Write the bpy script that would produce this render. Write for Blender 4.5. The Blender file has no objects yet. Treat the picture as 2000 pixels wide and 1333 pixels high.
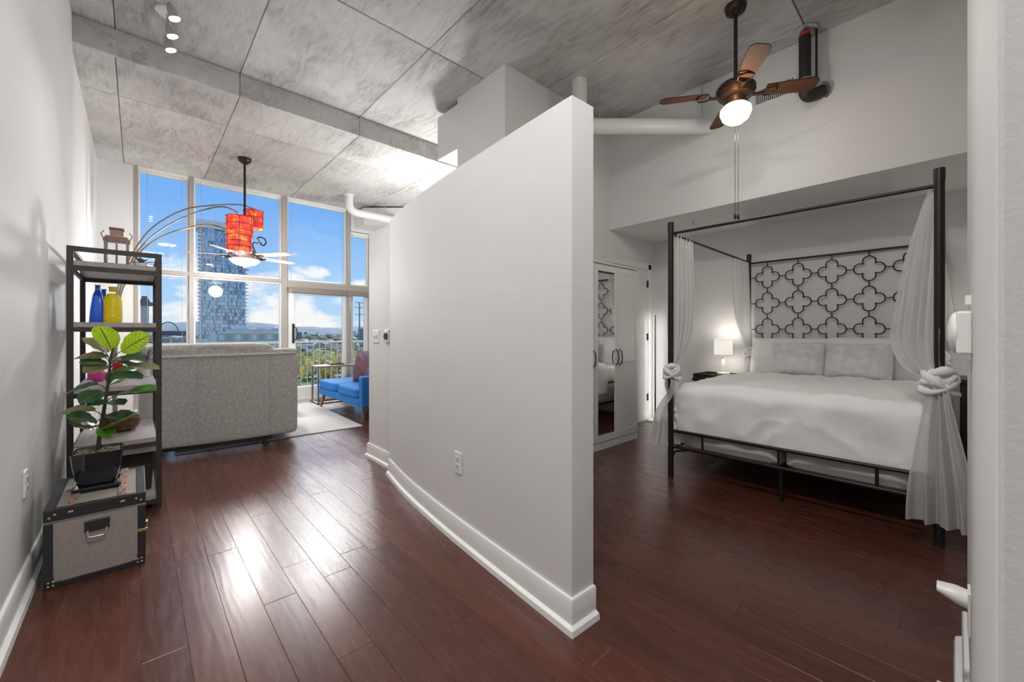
import bpy, bmesh, math, random
from mathutils import Vector, Matrix, noise as mnoise
random.seed(7)
PI = math.pi
SC = bpy.context.scene
COL = SC.collection

# ------------------------------------------------------------------ camera
cam_d = bpy.data.cameras.new('camera')
cam = bpy.data.objects.new('camera', cam_d); COL.objects.link(cam)
YAW = math.radians(42.562)
cam.location = (0, 0, 1.15)
cam.rotation_euler = (PI/2, 0, -YAW)
cam_d.sensor_width = 36.0; cam_d.sensor_fit = 'HORIZONTAL'
cam_d.lens = 36*796.8/2000
cam_d.shift_y = (650.4-666.5)/2000
cam_d.clip_start = 0.02; cam_d.clip_end = 20000
SC.camera = cam
SC.view_settings.view_transform = 'Standard'
SC.view_settings.look = 'None'
SC.view_settings.gamma = 1.0
SC.view_settings.use_curve_mapping = False
SC.view_settings.exposure = 1.3

# ------------------------------------------------------------------ world: blue sky with low cumulus
W = bpy.data.worlds.new('sky'); SC.world = W; W.use_nodes = True
nt = W.node_tree; nt.nodes.clear()
def N(tree, typ, **kw):
    n = tree.nodes.new(typ)
    for k, v in kw.items(): setattr(n, k, v)
    return n
def ramp(tree, stops, interp='LINEAR'):
    r = N(tree, 'ShaderNodeValToRGB'); r.color_ramp.interpolation = interp
    e = r.color_ramp.elements
    while len(e) < len(stops): e.new(0.5)
    for i, (p, c) in enumerate(stops):
        e[i].position = p; e[i].color = (c[0], c[1], c[2], 1)
    return r
tc = N(nt, 'ShaderNodeTexCoord')
sep = N(nt, 'ShaderNodeSeparateXYZ'); nt.links.new(tc.outputs['Generated'], sep.inputs[0])
sky = ramp(nt, [(0.0, (.60, .78, .96)), (0.08, (.42, .68, 1.0)), (0.26, (.20, .47, .98)), (1.0, (.10, .29, .80))])
nt.links.new(sep.outputs['Z'], sky.inputs[0])
mp = N(nt, 'ShaderNodeMapping'); mp.inputs['Scale'].default_value = (4.2, 4.2, 9.0)
mp.inputs['Location'].default_value = (1.3, .4, .2)
nt.links.new(tc.outputs['Generated'], mp.inputs[0])
cn = N(nt, 'ShaderNodeTexNoise'); cn.inputs['Scale'].default_value = 1.6; cn.inputs['Detail'].default_value = 7; cn.inputs['Roughness'].default_value = .55
nt.links.new(mp.outputs[0], cn.inputs['Vector'])
thin = ramp(nt, [(0.0, (1, 1, 1)), (.07, (.85, .85, .85)), (.16, (.45, .45, .45)), (.24, (0, 0, 0))])
nt.links.new(sep.outputs['Z'], thin.inputs[0])
add = N(nt, 'ShaderNodeMath', operation='MULTIPLY_ADD'); nt.links.new(thin.outputs[0], add.inputs[0]); add.inputs[1].default_value = .33; nt.links.new(cn.outputs['Fac'], add.inputs[2])
cm = ramp(nt, [(.70, (0, 0, 0)), (.79, (1, 1, 1))]); nt.links.new(add.outputs[0], cm.inputs[0])
mx = N(nt, 'ShaderNodeMixRGB'); nt.links.new(cm.outputs[0], mx.inputs[0]); nt.links.new(sky.outputs[0], mx.inputs[1])
mx.inputs[2].default_value = (1.0, 1.0, 1.0, 1)
bg = N(nt, 'ShaderNodeBackground'); nt.links.new(mx.outputs[0], bg.inputs[0]); bg.inputs[1].default_value = 0.41
out = N(nt, 'ShaderNodeOutputWorld'); nt.links.new(bg.outputs[0], out.inputs[0])

# ------------------------------------------------------------------ sun and an added fill lamp behind the camera
def lamp(name, typ, loc, energy, rot=None, color=(1, 1, 1), **kw):
    d = bpy.data.lights.new(name, typ); d.energy = energy; d.color = color
    for k, v in kw.items(): setattr(d, k, v)
    o = bpy.data.objects.new(name, d); COL.objects.link(o); o.location = loc
    if rot is not None: o.rotation_euler = rot
    return o
def aim(o, d):
    o.rotation_euler = Vector(d).to_track_quat('-Z', 'Y').to_euler()
sun = lamp('sun', 'SUN', (4, 12, 20), 2.3, color=(1, .97, .95), angle=math.radians(22))
aim(sun, (-.42, -1.0, -.78))
# unseen area lamp added behind the camera to brighten the rooms, without a fixture
lk = lamp('added_back_fill', 'AREA', (.28, -1.6, 3.5), 14, rot=(0, 0, 0), shape='RECTANGLE', size=.6, size_y=1.8, color=(1, .985, .965))

# ------------------------------------------------------------------ materials
MATS = {}
def mat(name, col, rough=.5, metal=0, spec=.5, var=0, vscale=8, bump=0, bscale=60, stretch=(1, 1, 1), coat=0, rnd=0, emit=None, estr=0, trans=0, sheen=0):
    if name in MATS: return MATS[name]
    m = bpy.data.materials.new(name); m.use_nodes = True; t = m.node_tree
    b = t.nodes['Principled BSDF']
    b.inputs['Base Color'].default_value = (*col, 1)
    b.inputs['Roughness'].default_value = rough; b.inputs['Metallic'].default_value = metal
    b.inputs['Specular IOR Level'].default_value = spec
    b.inputs['Coat Weight'].default_value = coat
    b.inputs['Transmission Weight'].default_value = trans
    b.inputs['Sheen Weight'].default_value = sheen
    if emit: b.inputs['Emission Color'].default_value = (*emit, 1); b.inputs['Emission Strength'].default_value = estr
    if var or bump:
        c = N(t, 'ShaderNodeTexCoord'); mpn = N(t, 'ShaderNodeMapping'); mpn.inputs['Scale'].default_value = stretch
        t.links.new(c.outputs['Object'], mpn.inputs[0])
    if var or rnd:
        r = ramp(t, [(.3, [max(0, x*(1-var)) for x in col]), (.7, [min(1, x*(1+var)) for x in col])])
        if var:
            n = N(t, 'ShaderNodeTexNoise'); n.inputs['Scale'].default_value = vscale; n.inputs['Detail'].default_value = 4
            t.links.new(mpn.outputs[0], n.inputs['Vector']); t.links.new(n.outputs['Fac'], r.inputs[0])
        src = r.outputs[0]
        if rnd:
            oi = N(t, 'ShaderNodeObjectInfo'); hv = N(t, 'ShaderNodeHueSaturation')
            ma = N(t, 'ShaderNodeMapRange'); ma.inputs['To Min'].default_value = 1-rnd; ma.inputs['To Max'].default_value = 1+rnd
            t.links.new(oi.outputs['Random'], ma.inputs[0]); t.links.new(ma.outputs[0], hv.inputs['Value']); t.links.new(src, hv.inputs['Color'])
            src = hv.outputs[0]
        t.links.new(src, b.inputs['Base Color'])
    if bump:
        n2 = N(t, 'ShaderNodeTexNoise'); n2.inputs['Scale'].default_value = bscale; n2.inputs['Detail'].default_value = 3
        t.links.new(mpn.outputs[0], n2.inputs['Vector'])
        bp = N(t, 'ShaderNodeBump'); bp.inputs['Strength'].default_value = bump; bp.inputs['Distance'].default_value = .01
        t.links.new(n2.outputs['Fac'], bp.inputs['Height']); t.links.new(bp.outputs[0], b.inputs['Normal'])
    MATS[name] = m
    return m

M_wall = mat('wall_paint', (.72, .715, .705), .6, var=.02, vscale=1.5, bump=.06, bscale=120)
M_trim = mat('trim_paint', (.78, .775, .76), .35)
M_frame = mat('window_frame_paint', (.36, .335, .31), .4)
M_pipe = mat('pipe_paint', (.76, .755, .74), .35)
M_black = mat('black_metal', (.012, .012, .013), .4)
M_bronze = mat('dark_bronze', (.035, .026, .022), .35, metal=.6)
M_shelfmetal = mat('shelf_metal', (.035, .03, .027), .5)
M_shelfwood = mat('shelf_board', (.36, .32, .30), .45, var=.15, vscale=5, stretch=(8, 1, 8))
M_steel = mat('brushed_steel', (.6, .6, .6), .3, metal=1)
M_white = mat('white_plastic', (.8, .79, .77), .35)
M_dark = mat('dark_slot', (.01, .01, .01), .6)
M_linen = mat('white_linen', (.87, .87, .865), .85, bump=.5, bscale=9, sheen=.2)
M_boxspring = mat('box_spring_cloth', (.70, .69, .68), .85, bump=.1, bscale=80)
M_fur = mat('grey_faux_fur', (.74, .735, .73), .95, var=.14, vscale=14, bump=.6, bscale=90, sheen=.4)
M_ward = mat('wardrobe_paint', (.72, .71, .70), .4)
M_mirror = mat('mirror_glass', (.9, .9, .9), .02, metal=1)
M_espresso = mat('espresso_wood', (.035, .03, .027), .4, var=.2, vscale=6, stretch=(1, 8, 1))
M_sofa = mat('grey_chenille', (.40, .385, .36), .95, var=.20, vscale=30, bump=.5, bscale=180, sheen=.3, stretch=(1.6, 1, 1))
M_blue = mat('blue_upholstery', (.008, .145, .44), .8, var=.08, vscale=40, bump=.2, bscale=200)
M_walnut = mat('walnut_leg', (.22, .10, .06), .45, var=.2, vscale=12, stretch=(6, 6, 1))
M_rug = mat('pale_rug', (.52, .51, .49), .98, var=.08, vscale=30, bump=.5, bscale=300)
M_canvas = mat('trunk_canvas', (.30, .265, .24), .9, var=.12, vscale=90, bump=.4, bscale=300)
M_leather = mat('black_leather', (.018, .018, .02), .45, bump=.15, bscale=180)
M_strap = mat('tan_strap', (.30, .17, .14), .6, var=.15, vscale=30)
M_brass = mat('brass_stud', (.55, .42, .22), .35, metal=1)
M_pot = mat('glazed_black_ceramic', (.008, .010, .016), .12, coat=.5)
M_pebble = mat('pebble', (.34, .27, .19), .8, rnd=.5, var=.2)
M_stem = mat('plant_stem', (.06, .05, .035), .7)
M_blueglass = mat('cobalt_glass', (.03, .17, .98), .08, trans=.3)
M_yellowglass = mat('yellow_glass', (1.0, .80, .01), .15, bump=1.0, bscale=40, trans=.25)
M_pink = mat('pink_petal', (.80, .08, .38), .5)
M_red = mat('red_petal', (.80, .02, .05), .4)
M_twig = mat('brown_twig', (.20, .10, .06), .8, var=.4, vscale=30)
M_bin = mat('dark_bin_cloth', (.03, .028, .025), .9, bump=.3, bscale=200)
M_copper = mat('copper_lantern', (.22, .14, .12), .35, metal=.7)
M_silverleaf = mat('grey_leaf', (.20, .22, .22), .5)
M_green = mat('vine_green', (.20, .26, .13), .6)
M_fanblade = mat('walnut_blade', (.085, .036, .018), .65, spec=.2, var=.3, vscale=6, stretch=(1, 10, 10))
M_fanpale = mat('pale_fan_blade', (.50, .46, .42), .5)
M_fanbronze = mat('fan_bronze', (.045, .028, .022), .35, metal=.5)
M_bowl = mat('lit_bowl_glass', (.9, .88, .82), .3, emit=(1, .90, .74), estr=.5)
M_bowl2 = mat('lit_bowl_amber', (.8, .7, .6), .3, emit=(1, .78, .58), estr=.5)
M_spot = mat('spot_lens', (1, 1, 1), .3, emit=(1, .98, .95), estr=8)
M_lampshade = mat('lit_linen_shade', (.9, .88, .84), .8, emit=(1, .93, .84), estr=.25)
M_ceramic = mat('white_ceramic', (.82, .82, .80), .2)
M_gold = mat('brass_trim', (.62, .38, .20), .35, metal=.8)
M_sprred = mat('red_sprinkler', (.6, .03, .02), .4)
M_blackpipe = mat('black_pipe', (.02, .018, .018), .55)
M_rail = mat('railing_paint', (.48, .53, .49), .45)
M_slab = mat('balcony_concrete', (.5, .5, .48), .8, var=.1, vscale=3)
M_led = mat('led_strip', (1, 1, 1), .4, emit=(1, .97, .93), estr=5)

def wood_floor():
    m = bpy.data.materials.new('dark_cherry_plank'); m.use_nodes = True; t = m.node_tree
    b = t.nodes['Principled BSDF']
    g = N(t, 'ShaderNodeNewGeometry'); oi = N(t, 'ShaderNodeObjectInfo')
    off = N(t, 'ShaderNodeVectorMath', operation='SCALE'); off.inputs[0].default_value = (37, 91, 0); t.links.new(oi.outputs['Random'], off.inputs['Scale'])
    ad = N(t, 'ShaderNodeVectorMath', operation='ADD'); t.links.new(g.outputs['Position'], ad.inputs[0]); t.links.new(off.outputs[0], ad.inputs[1])
    mpn = N(t, 'ShaderNodeMapping'); mpn.inputs['Scale'].default_value = (1, .10, 1); t.links.new(ad.outputs[0], mpn.inputs[0])
    n = N(t, 'ShaderNodeTexNoise'); n.inputs['Scale'].default_value = 26; n.inputs['Detail'].default_value = 6; n.inputs['Distortion'].default_value = 1.4
    t.links.new(mpn.outputs[0], n.inputs['Vector'])
    mp2 = N(t, 'ShaderNodeMapping'); mp2.inputs['Scale'].default_value = (1, .14, 1); t.links.new(ad.outputs[0], mp2.inputs[0])
    w = N(t, 'ShaderNodeTexWave'); w.inputs['Scale'].default_value = 9; w.inputs['Distortion'].default_value = 9; w.inputs['Detail'].default_value = 2; w.inputs['Detail Scale'].default_value = 1.2
    t.links.new(mp2.outputs[0], w.inputs['Vector'])
    r = ramp(t, [(.25, (.070, .0205, .0125)), (.55, (.088, .027, .0165)), (.8, (.106, .036, .023))]); t.links.new(n.outputs['Fac'], r.inputs[0])
    mr = N(t, 'ShaderNodeMapRange'); mr.inputs['To Min'].default_value = .84; mr.inputs['To Max'].default_value = 1.18; t.links.new(oi.outputs['Random'], mr.inputs[0])
    hs = N(t, 'ShaderNodeHueSaturation'); t.links.new(r.outputs[0], hs.inputs['Color']); t.links.new(mr.outputs[0], hs.inputs['Value'])
    t.links.new(hs.outputs[0], b.inputs['Base Color'])
    ro = N(t, 'ShaderNodeMapRange'); ro.inputs['To Min'].default_value = .20; ro.inputs['To Max'].default_value = .33; t.links.new(n.outputs['Fac'], ro.inputs[0])
    t.links.new(ro.outputs[0], b.inputs['Roughness'])
    bp = N(t, 'ShaderNodeBump'); bp.inputs['Strength'].default_value = .05; bp.inputs['Distance'].default_value = .0015; t.links.new(w.outputs['Fac'], bp.inputs['Height'])
    bp2 = N(t, 'ShaderNodeBump'); bp2.inputs['Strength'].default_value = .06; bp2.inputs['Distance'].default_value = .0015; t.links.new(n.outputs['Fac'], bp2.inputs['Height']); t.links.new(bp.outputs[0], bp2.inputs['Normal'])
    t.links.new(bp2.outputs[0], b.inputs['Normal'])
    b.inputs['Specular IOR Level'].default_value = .5
    return m
M_floor = wood_floor()

def concrete():
    m = bpy.data.materials.new('board_formed_concrete'); m.use_nodes = True; t = m.node_tree
    b = t.nodes['Principled BSDF']; b.inputs['Roughness'].default_value = .75
    g = N(t, 'ShaderNodeNewGeometry'); oi = N(t, 'ShaderNodeObjectInfo')
    off = N(t, 'ShaderNodeVectorMath', operation='SCALE'); off.inputs[0].default_value = (13, 7, 3); t.links.new(oi.outputs['Random'], off.inputs['Scale'])
    ad = N(t, 'ShaderNodeVectorMath', operation='ADD'); t.links.new(g.outputs['Position'], ad.inputs[0]); t.links.new(off.outputs[0], ad.inputs[1])
    def noise(sc, det, stretch=None, dist=0):
        n = N(t, 'ShaderNodeTexNoise'); n.inputs['Scale'].default_value = sc; n.inputs['Detail'].default_value = det; n.inputs['Distortion'].default_value = dist
        src = ad.outputs[0]
        if stretch:
            q = N(t, 'ShaderNodeMapping'); q.inputs['Scale'].default_value = stretch; t.links.new(src, q.inputs[0]); src = q.outputs[0]
        t.links.new(src, n.inputs['Vector']); return n
    n1 = noise(1.5, 6); n2 = noise(9, 6, (1, .25, 1), 2.0); n3 = noise(60, 3, (1, .12, 1))
    a1 = N(t, 'ShaderNodeMath', operation='MULTIPLY_ADD'); t.links.new(n2.outputs['Fac'], a1.inputs[0]); a1.inputs[1].default_value = .75; t.links.new(n1.outputs['Fac'], a1.inputs[2])
    a2 = N(t, 'ShaderNodeMath', operation='MULTIPLY_ADD'); t.links.new(n3.outputs['Fac'], a2.inputs[0]); a2.inputs[1].default_value = .45; t.links.new(a1.outputs[0], a2.inputs[2])
    r = ramp(t, [(.70, (.30, .29, .275)), (1.0, (.52, .51, .495)), (1.0, (.60, .59, .575))])
    mr = N(t, 'ShaderNodeMapRange'); mr.inputs['From Max'].default_value = 1.5; t.links.new(a2.outputs[0], mr.inputs[0])
    r.color_ramp.elements[0].position = .52; r.color_ramp.elements[1].position = .74; r.color_ramp.elements[2].position = .9
    t.links.new(mr.outputs[0], r.inputs[0])
    v = N(t, 'ShaderNodeTexNoise'); v.inputs['Scale'].default_value = 34; v.inputs['Detail'].default_value = 1; t.links.new(ad.outputs[0], v.inputs['Vector'])
    vr = ramp(t, [(.22, (.5, .5, .5)), (.27, (1, 1, 1))]); t.links.new(v.outputs['Fac'], vr.inputs[0])
    mm = N(t, 'ShaderNodeMixRGB', blend_type='MULTIPLY'); mm.inputs[0].default_value = .8; t.links.new(r.outputs[0], mm.inputs[1]); t.links.new(vr.outputs[0], mm.inputs[2])
    pm = N(t, 'ShaderNodeMapRange'); pm.inputs['To Min'].default_value = .9; pm.inputs['To Max'].default_value = 1.1; t.links.new(oi.outputs['Random'], pm.inputs[0])
    hs = N(t, 'ShaderNodeHueSaturation'); t.links.new(mm.outputs[0], hs.inputs['Color']); t.links.new(pm.outputs[0], hs.inputs['Value'])
    t.links.new(hs.outputs[0], b.inputs['Base Color'])
    bp = N(t, 'ShaderNodeBump'); bp.inputs['Strength'].default_value = .25; bp.inputs['Distance'].default_value = .01; t.links.new(a2.outputs[0], bp.inputs['Height']); t.links.new(bp.outputs[0], b.inputs['Normal'])
    return m
M_conc = concrete()

def glass_pane():
    m = bpy.data.materials.new('window_glass'); m.use_nodes = True; t = m.node_tree; t.nodes.clear()
    o = N(t, 'ShaderNodeOutputMaterial'); tr = N(t, 'ShaderNodeBsdfTransparent'); gl = N(t, 'ShaderNodeBsdfGlossy'); gl.inputs['Roughness'].default_value = .02
    tr.inputs[0].default_value = (.97, .98, .98, 1)
    fr = N(t, 'ShaderNodeFresnel'); fr.inputs[0].default_value = 1.35; mxs = N(t, 'ShaderNodeMixShader')
    t.links.new(fr.outputs[0], mxs.inputs[0]); t.links.new(tr.outputs[0], mxs.inputs[1]); t.links.new(gl.outputs[0], mxs.inputs[2]); t.links.new(mxs.outputs[0], o.inputs[0])
    return m
M_glass = glass_pane()

def sheer():
    m = bpy.data.materials.new('sheer_voile'); m.use_nodes = True; t = m.node_tree; t.nodes.clear()
    o = N(t, 'ShaderNodeOutputMaterial'); tr = N(t, 'ShaderNodeBsdfTransparent'); tl = N(t, 'ShaderNodeBsdfTranslucent'); df = N(t, 'ShaderNodeBsdfDiffuse')
    for s in (tl, df): s.inputs[0].default_value = (.86, .86, .85, 1)
    a = N(t, 'ShaderNodeMixShader'); a.inputs[0].default_value = .4; t.links.new(df.outputs[0], a.inputs[1]); t.links.new(tl.outputs[0], a.inputs[2])
    c = N(t, 'ShaderNodeMixShader'); c.inputs[0].default_value = .22; t.links.new(a.outputs[0], c.inputs[1]); t.links.new(tr.outputs[0], c.inputs[2]); t.links.new(c.outputs[0], o.inputs[0])
    return m
M_sheer = sheer()

def shade_red():
    m = bpy.data.materials.new('orange_mica_shade'); m.use_nodes = True; t = m.node_tree; b = t.nodes['Principled BSDF']
    c = N(t, 'ShaderNodeTexCoord'); n = N(t, 'ShaderNodeTexNoise'); n.inputs['Scale'].default_value = 14; n.inputs['Detail'].default_value = 3
    t.links.new(c.outputs['Object'], n.inputs['Vector'])
    r = ramp(t, [(.35, (.62, .02, .03)), (.55, (.85, .08, .03)), (.7, (1, .36, .06))]); t.links.new(n.outputs['Fac'], r.inputs[0])
    t.links.new(r.outputs[0], b.inputs['Base Color']); t.links.new(r.outputs[0], b.inputs['Emission Color']); b.inputs['Emission Strength'].default_value = .17
    b.inputs['Roughness'].default_value = .5
    return m
M_redshade = shade_red()
M_glow = mat('lamp_glow', (1, .8, .4), .5, emit=(1, .72, .28), estr=.9)

def leaf_mat(name, base, vein, back=None, trl=.35):
    m = bpy.data.materials.new(name); m.use_nodes = True; t = m.node_tree; b = t.nodes['Principled BSDF']
    c = N(t, 'ShaderNodeTexCoord'); s = N(t, 'ShaderNodeSeparateXYZ'); t.links.new(c.outputs['UV'], s.inputs[0])
    sub = N(t, 'ShaderNodeMath', operation='SUBTRACT'); t.links.new(s.outputs['X'], sub.inputs[0]); sub.inputs[1].default_value = .5
    ab = N(t, 'ShaderNodeMath', operation='ABSOLUTE'); t.links.new(sub.outputs[0], ab.inputs[0])
    k = N(t, 'ShaderNodeMath', operation='MULTIPLY_ADD'); t.links.new(ab.outputs[0], k.inputs[0]); k.inputs[1].default_value = -.55; t.links.new(s.outputs['Y'], k.inputs[2])
    f8 = N(t, 'ShaderNodeMath', operation='MULTIPLY'); t.links.new(k.outputs[0], f8.inputs[0]); f8.inputs[1].default_value = 8
    fr = N(t, 'ShaderNodeMath', operation='FRACT'); t.links.new(f8.outputs[0], fr.inputs[0])
    l1 = N(t, 'ShaderNodeMath', operation='LESS_THAN'); t.links.new(fr.outputs[0], l1.inputs[0]); l1.inputs[1].default_value = .10
    l2 = N(t, 'ShaderNodeMath', operation='LESS_THAN'); t.links.new(ab.outputs[0], l2.inputs[0]); l2.inputs[1].default_value = .03
    mxx = N(t, 'ShaderNodeMath', operation='MAXIMUM'); t.links.new(l1.outputs[0], mxx.inputs[0]); t.links.new(l2.outputs[0], mxx.inputs[1])
    n = N(t, 'ShaderNodeTexNoise'); n.inputs['Scale'].default_value = 12; t.links.new(c.outputs['Object'], n.inputs['Vector'])
    r = ramp(t, [(.3, [x*.75 for x in base]), (.7, [min(1, x*1.25) for x in base])]); t.links.new(n.outputs['Fac'], r.inputs[0])
    mix = N(t, 'ShaderNodeMixRGB'); t.links.new(mxx.outputs[0], mix.inputs[0]); t.links.new(r.outputs[0], mix.inputs[1]); mix.inputs[2].default_value = (*vein, 1)
    src = mix.outputs[0]
    if back:
        g = N(t, 'ShaderNodeNewGeometry'); m2 = N(t, 'ShaderNodeMixRGB'); t.links.new(g.outputs['Backfacing'], m2.inputs[0]); t.links.new(src, m2.inputs[1]); m2.inputs[2].default_value = (*back, 1); src = m2.outputs[0]
    t.links.new(src, b.inputs['Base Color']); b.inputs['Roughness'].default_value = .28
    tl = N(t, 'ShaderNodeBsdfTranslucent'); t.links.new(src, tl.inputs[0])
    ms = N(t, 'ShaderNodeMixShader'); ms.inputs[0].default_value = trl; t.links.new(b.outputs[0], ms.inputs[1]); t.links.new(tl.outputs[0], ms.inputs[2])
    o = [x for x in t.nodes if x.type == 'OUTPUT_MATERIAL'][0]; t.links.new(ms.outputs[0], o.inputs[0])
    return m
M_leaflime = leaf_mat('lime_leaf', (.42, .62, .02), (.10, .16, .01), trl=.5)
M_leafdark = leaf_mat('deep_green_leaf', (.035, .10, .035), (.10, .18, .09), back=(.20, .24, .13))
M_leafmid = leaf_mat('mid_green_leaf', (.08, .24, .03), (.05, .12, .02), back=(.14, .30, .05))
M_leafolive = leaf_mat('olive_leaf', (.20, .19, .09), (.10, .12, .05), back=(.28, .22, .14))

# ------------------------------------------------------------------ mesh builder
class MB:
    def __init__(s): s.v = []; s.f = []; s.mi = []; s.uv = {}
    def add(s, vs, fs, mi=0):
        o = len(s.v); s.v += [tuple(p) for p in vs]
        for f in fs: s.f.append(tuple(i+o for i in f)); s.mi.append(mi)
        return o
    def box(s, x0, x1, y0, y1, z0, z1, mi=0, M=None):
        vs = [Vector(p) for p in ((x0, y0, z0), (x1, y0, z0), (x1, y1, z0), (x0, y1, z0), (x0, y0, z1), (x1, y0, z1), (x1, y1, z1), (x0, y1, z1))]
        if M: vs = [M @ p for p in vs]
        s.add(vs, [(0, 3, 2, 1), (4, 5, 6, 7), (0, 1, 5, 4), (1, 2, 6, 5), (2, 3, 7, 6), (3, 0, 4, 7)], mi); return s
    def frustum(s, b, tp, z0, z1, cx=0, cy=0, mi=0):
        vs = [(cx+a*b, cy+c*b, z0) for a, c in ((-1, -1), (1, -1), (1, 1), (-1, 1))]+[(cx+a*tp, cy+c*tp, z1) for a, c in ((-1, -1), (1, -1), (1, 1), (-1, 1))]
        s.add(vs, [(0, 3, 2, 1), (4, 5, 6, 7), (0, 1, 5, 4), (1, 2, 6, 5), (2, 3, 7, 6), (3, 0, 4, 7)], mi); return s
    def prism(s, pts, z0, z1, mi=0):
        n = len(pts); vs = [(x, y, z0) for x, y in pts]+[(x, y, z1) for x, y in pts]
        s.add(vs, [tuple(range(n-1, -1, -1)), tuple(range(n, 2*n))]+[(i, (i+1) % n, n+(i+1) % n, n+i) for i in range(n)], mi); return s
    def tube(s, pts, r, seg=10, caps=True, mi=0, closed=False):
        pts = [Vector(p) for p in pts]; n = len(pts); rs = r if isinstance(r, (list, tuple)) else [r]*n
        vs = []; fs = []; prev = None
        for i, p in enumerate(pts):
            if closed: d = pts[(i+1) % n]-pts[(i-1) % n]
            else: d = pts[min(i+1, n-1)]-pts[max(i-1, 0)]
            d.normalize()
            if prev is None:
                a = Vector((0, 0, 1)) if abs(d.z) < .9 else Vector((1, 0, 0)); u = d.cross(a).normalized()
            else: u = (prev-d*prev.dot(d)).normalized()
            prev = u; w = d.cross(u)
            for k in range(seg):
                t = 2*PI*k/seg; vs.append(p+(u*math.cos(t)+w*math.sin(t))*rs[i])
        m = n if closed else n-1
        for i in range(m):
            for k in range(seg):
                a = i*seg+k; b = i*seg+(k+1) % seg; c = ((i+1) % n)*seg+(k+1) % seg; d = ((i+1) % n)*seg+k
                fs.append((a, b, c, d))
        if caps and not closed: fs += [tuple(range(seg-1, -1, -1)), tuple((n-1)*seg+k for k in range(seg))]
        s.add(vs, fs, mi); return s
    def cyl(s, x, y, z0, z1, r, r1=None, seg=20, mi=0): return s.tube([(x, y, z0), (x, y, z1)], [r, r if r1 is None else r1], seg, mi=mi)
    def lathe(s, prof, x=0, y=0, seg=28, mi=0, caps=True):
        vs = []; fs = []; n = len(prof)
        for r, z in prof:
            for k in range(seg):
                t = 2*PI*k/seg; vs.append((x+r*math.cos(t), y+r*math.sin(t), z))
        for i in range(n-1):
            for k in range(seg):
                fs.append((i*seg+k, i*seg+(k+1) % seg, (i+1)*seg+(k+1) % seg, (i+1)*seg+k))
        if caps:
            if prof[0][0] > 1e-5: fs.append(tuple(range(seg-1, -1, -1)))
            if prof[-1][0] > 1e-5: fs.append(tuple((n-1)*seg+k for k in range(seg)))
        s.add(vs, fs, mi); return s
    def grid(s, nu, nv, fn, mi=0, closeu=False):
        vs = [fn(i/(nu if closeu else nu-1), j/(nv-1)) for j in range(nv) for i in range(nu)]
        fs = []
        for j in range(nv-1):
            for i in range(nu if closeu else nu-1):
                i2 = (i+1) % nu; fs.append((j*nu+i, j*nu+i2, (j+1)*nu+i2, (j+1)*nu+i))
        s.add(vs, fs, mi); return s
    def ball(s, c, rx, ry=None, rz=None, seg=14, rings=9, mi=0, disp=0):
        ry = ry or rx; rz = rz or rx; c = Vector(c)
        def fn(u, v):
            t = 2*PI*u; p = PI*v; q = Vector((math.sin(p)*math.cos(t), math.sin(p)*math.sin(t), -math.cos(p)))
            k = 1+disp*mnoise.noise(q*2.3+c*1.7) if disp else 1
            return c+Vector((q.x*rx, q.y*ry, q.z*rz))*k
        s.grid(seg, rings, fn, mi, closeu=True); return s
    def sweep(s, plan, prof, closed=False, mi=0):
        # plan: xy polyline; prof: closed list of (offset to the left, z)
        n = len(plan); P = [Vector((*p, 0)) for p in plan]; vs = []; fs = []; k = len(prof)
        for i in range(n):
            if closed: a = (P[i]-P[i-1]).normalized(); b = (P[(i+1) % n]-P[i]).normalized()
            else:
                a = (P[i]-P[i-1]).normalized() if i else (P[1]-P[0]).normalized(); b = (P[i+1]-P[i]).normalized() if i < n-1 else a
            na = Vector((-a.y, a.x, 0)); nb = Vector((-b.y, b.x, 0)); m = (na+nb).normalized(); m = m/max(.3, m.dot(na))
            for o, z in prof: vs.append((P[i].x+m.x*o, P[i].y+m.y*o, z))
        for i in range(n if closed else n-1):
            for j in range(k):
                i2 = (i+1) % n; fs.append((i*k+j, i2*k+j, i2*k+(j+1) % k, i*k+(j+1) % k))
        if not closed: fs += [tuple(range(k)), tuple((n-1)*k+j for j in range(k-1, -1, -1))]
        s.add(vs, fs, mi); return s
    def mesh(s, name, mats, smooth=False, recalc=True):
        me = bpy.data.meshes.new(name); me.from_pydata(s.v, [], s.f)
        for m in (mats if isinstance(mats, (list, tuple)) else [mats]): me.materials.append(m)
        me.polygons.foreach_set('material_index', s.mi)
        if recalc:
            bm = bmesh.new(); bm.from_mesh(me); bmesh.ops.recalc_face_normals(bm, faces=bm.faces); bm.to_mesh(me); bm.free()
        if smooth:
            me.polygons.foreach_set('use_smooth', [True]*len(me.polygons))
            try: me.set_sharp_from_angle(angle=math.radians(45 if smooth is True else smooth))
            except Exception: pass
        me.update(); return me
def obj(name, mb, mats, parent=None, smooth=False, bevel=0, loc=None, rotz=0, recalc=True, label=None):
    me = mb if isinstance(mb, bpy.types.Mesh) else mb.mesh(name, mats, smooth, recalc)
    o = bpy.data.objects.new(name, me); COL.objects.link(o)
    if parent: o.parent = parent
    if loc: o.location = loc
    if rotz: o.rotation_euler = (0, 0, rotz)
    if bevel:
        b = o.modifiers.new('bevel', 'BEVEL'); b.width = bevel; b.segments = 2; b.limit_method = 'ANGLE'; b.angle_limit = math.radians(40)
    if label: o['label'] = label
    return o
def tag(o, label, cat, group=None, kind=None):
    o['label'] = label; o['category'] = cat
    if group: o['group'] = group
    if kind: o['kind'] = kind
    return o
def thing(name, label, cat, loc=(0, 0, 0), rotz=0, group=None):
    o = bpy.data.objects.new(name, None); COL.objects.link(o); o.location = loc; o.rotation_euler = (0, 0, rotz); o.empty_display_size = .1
    return tag(o, label, cat, group)
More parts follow.
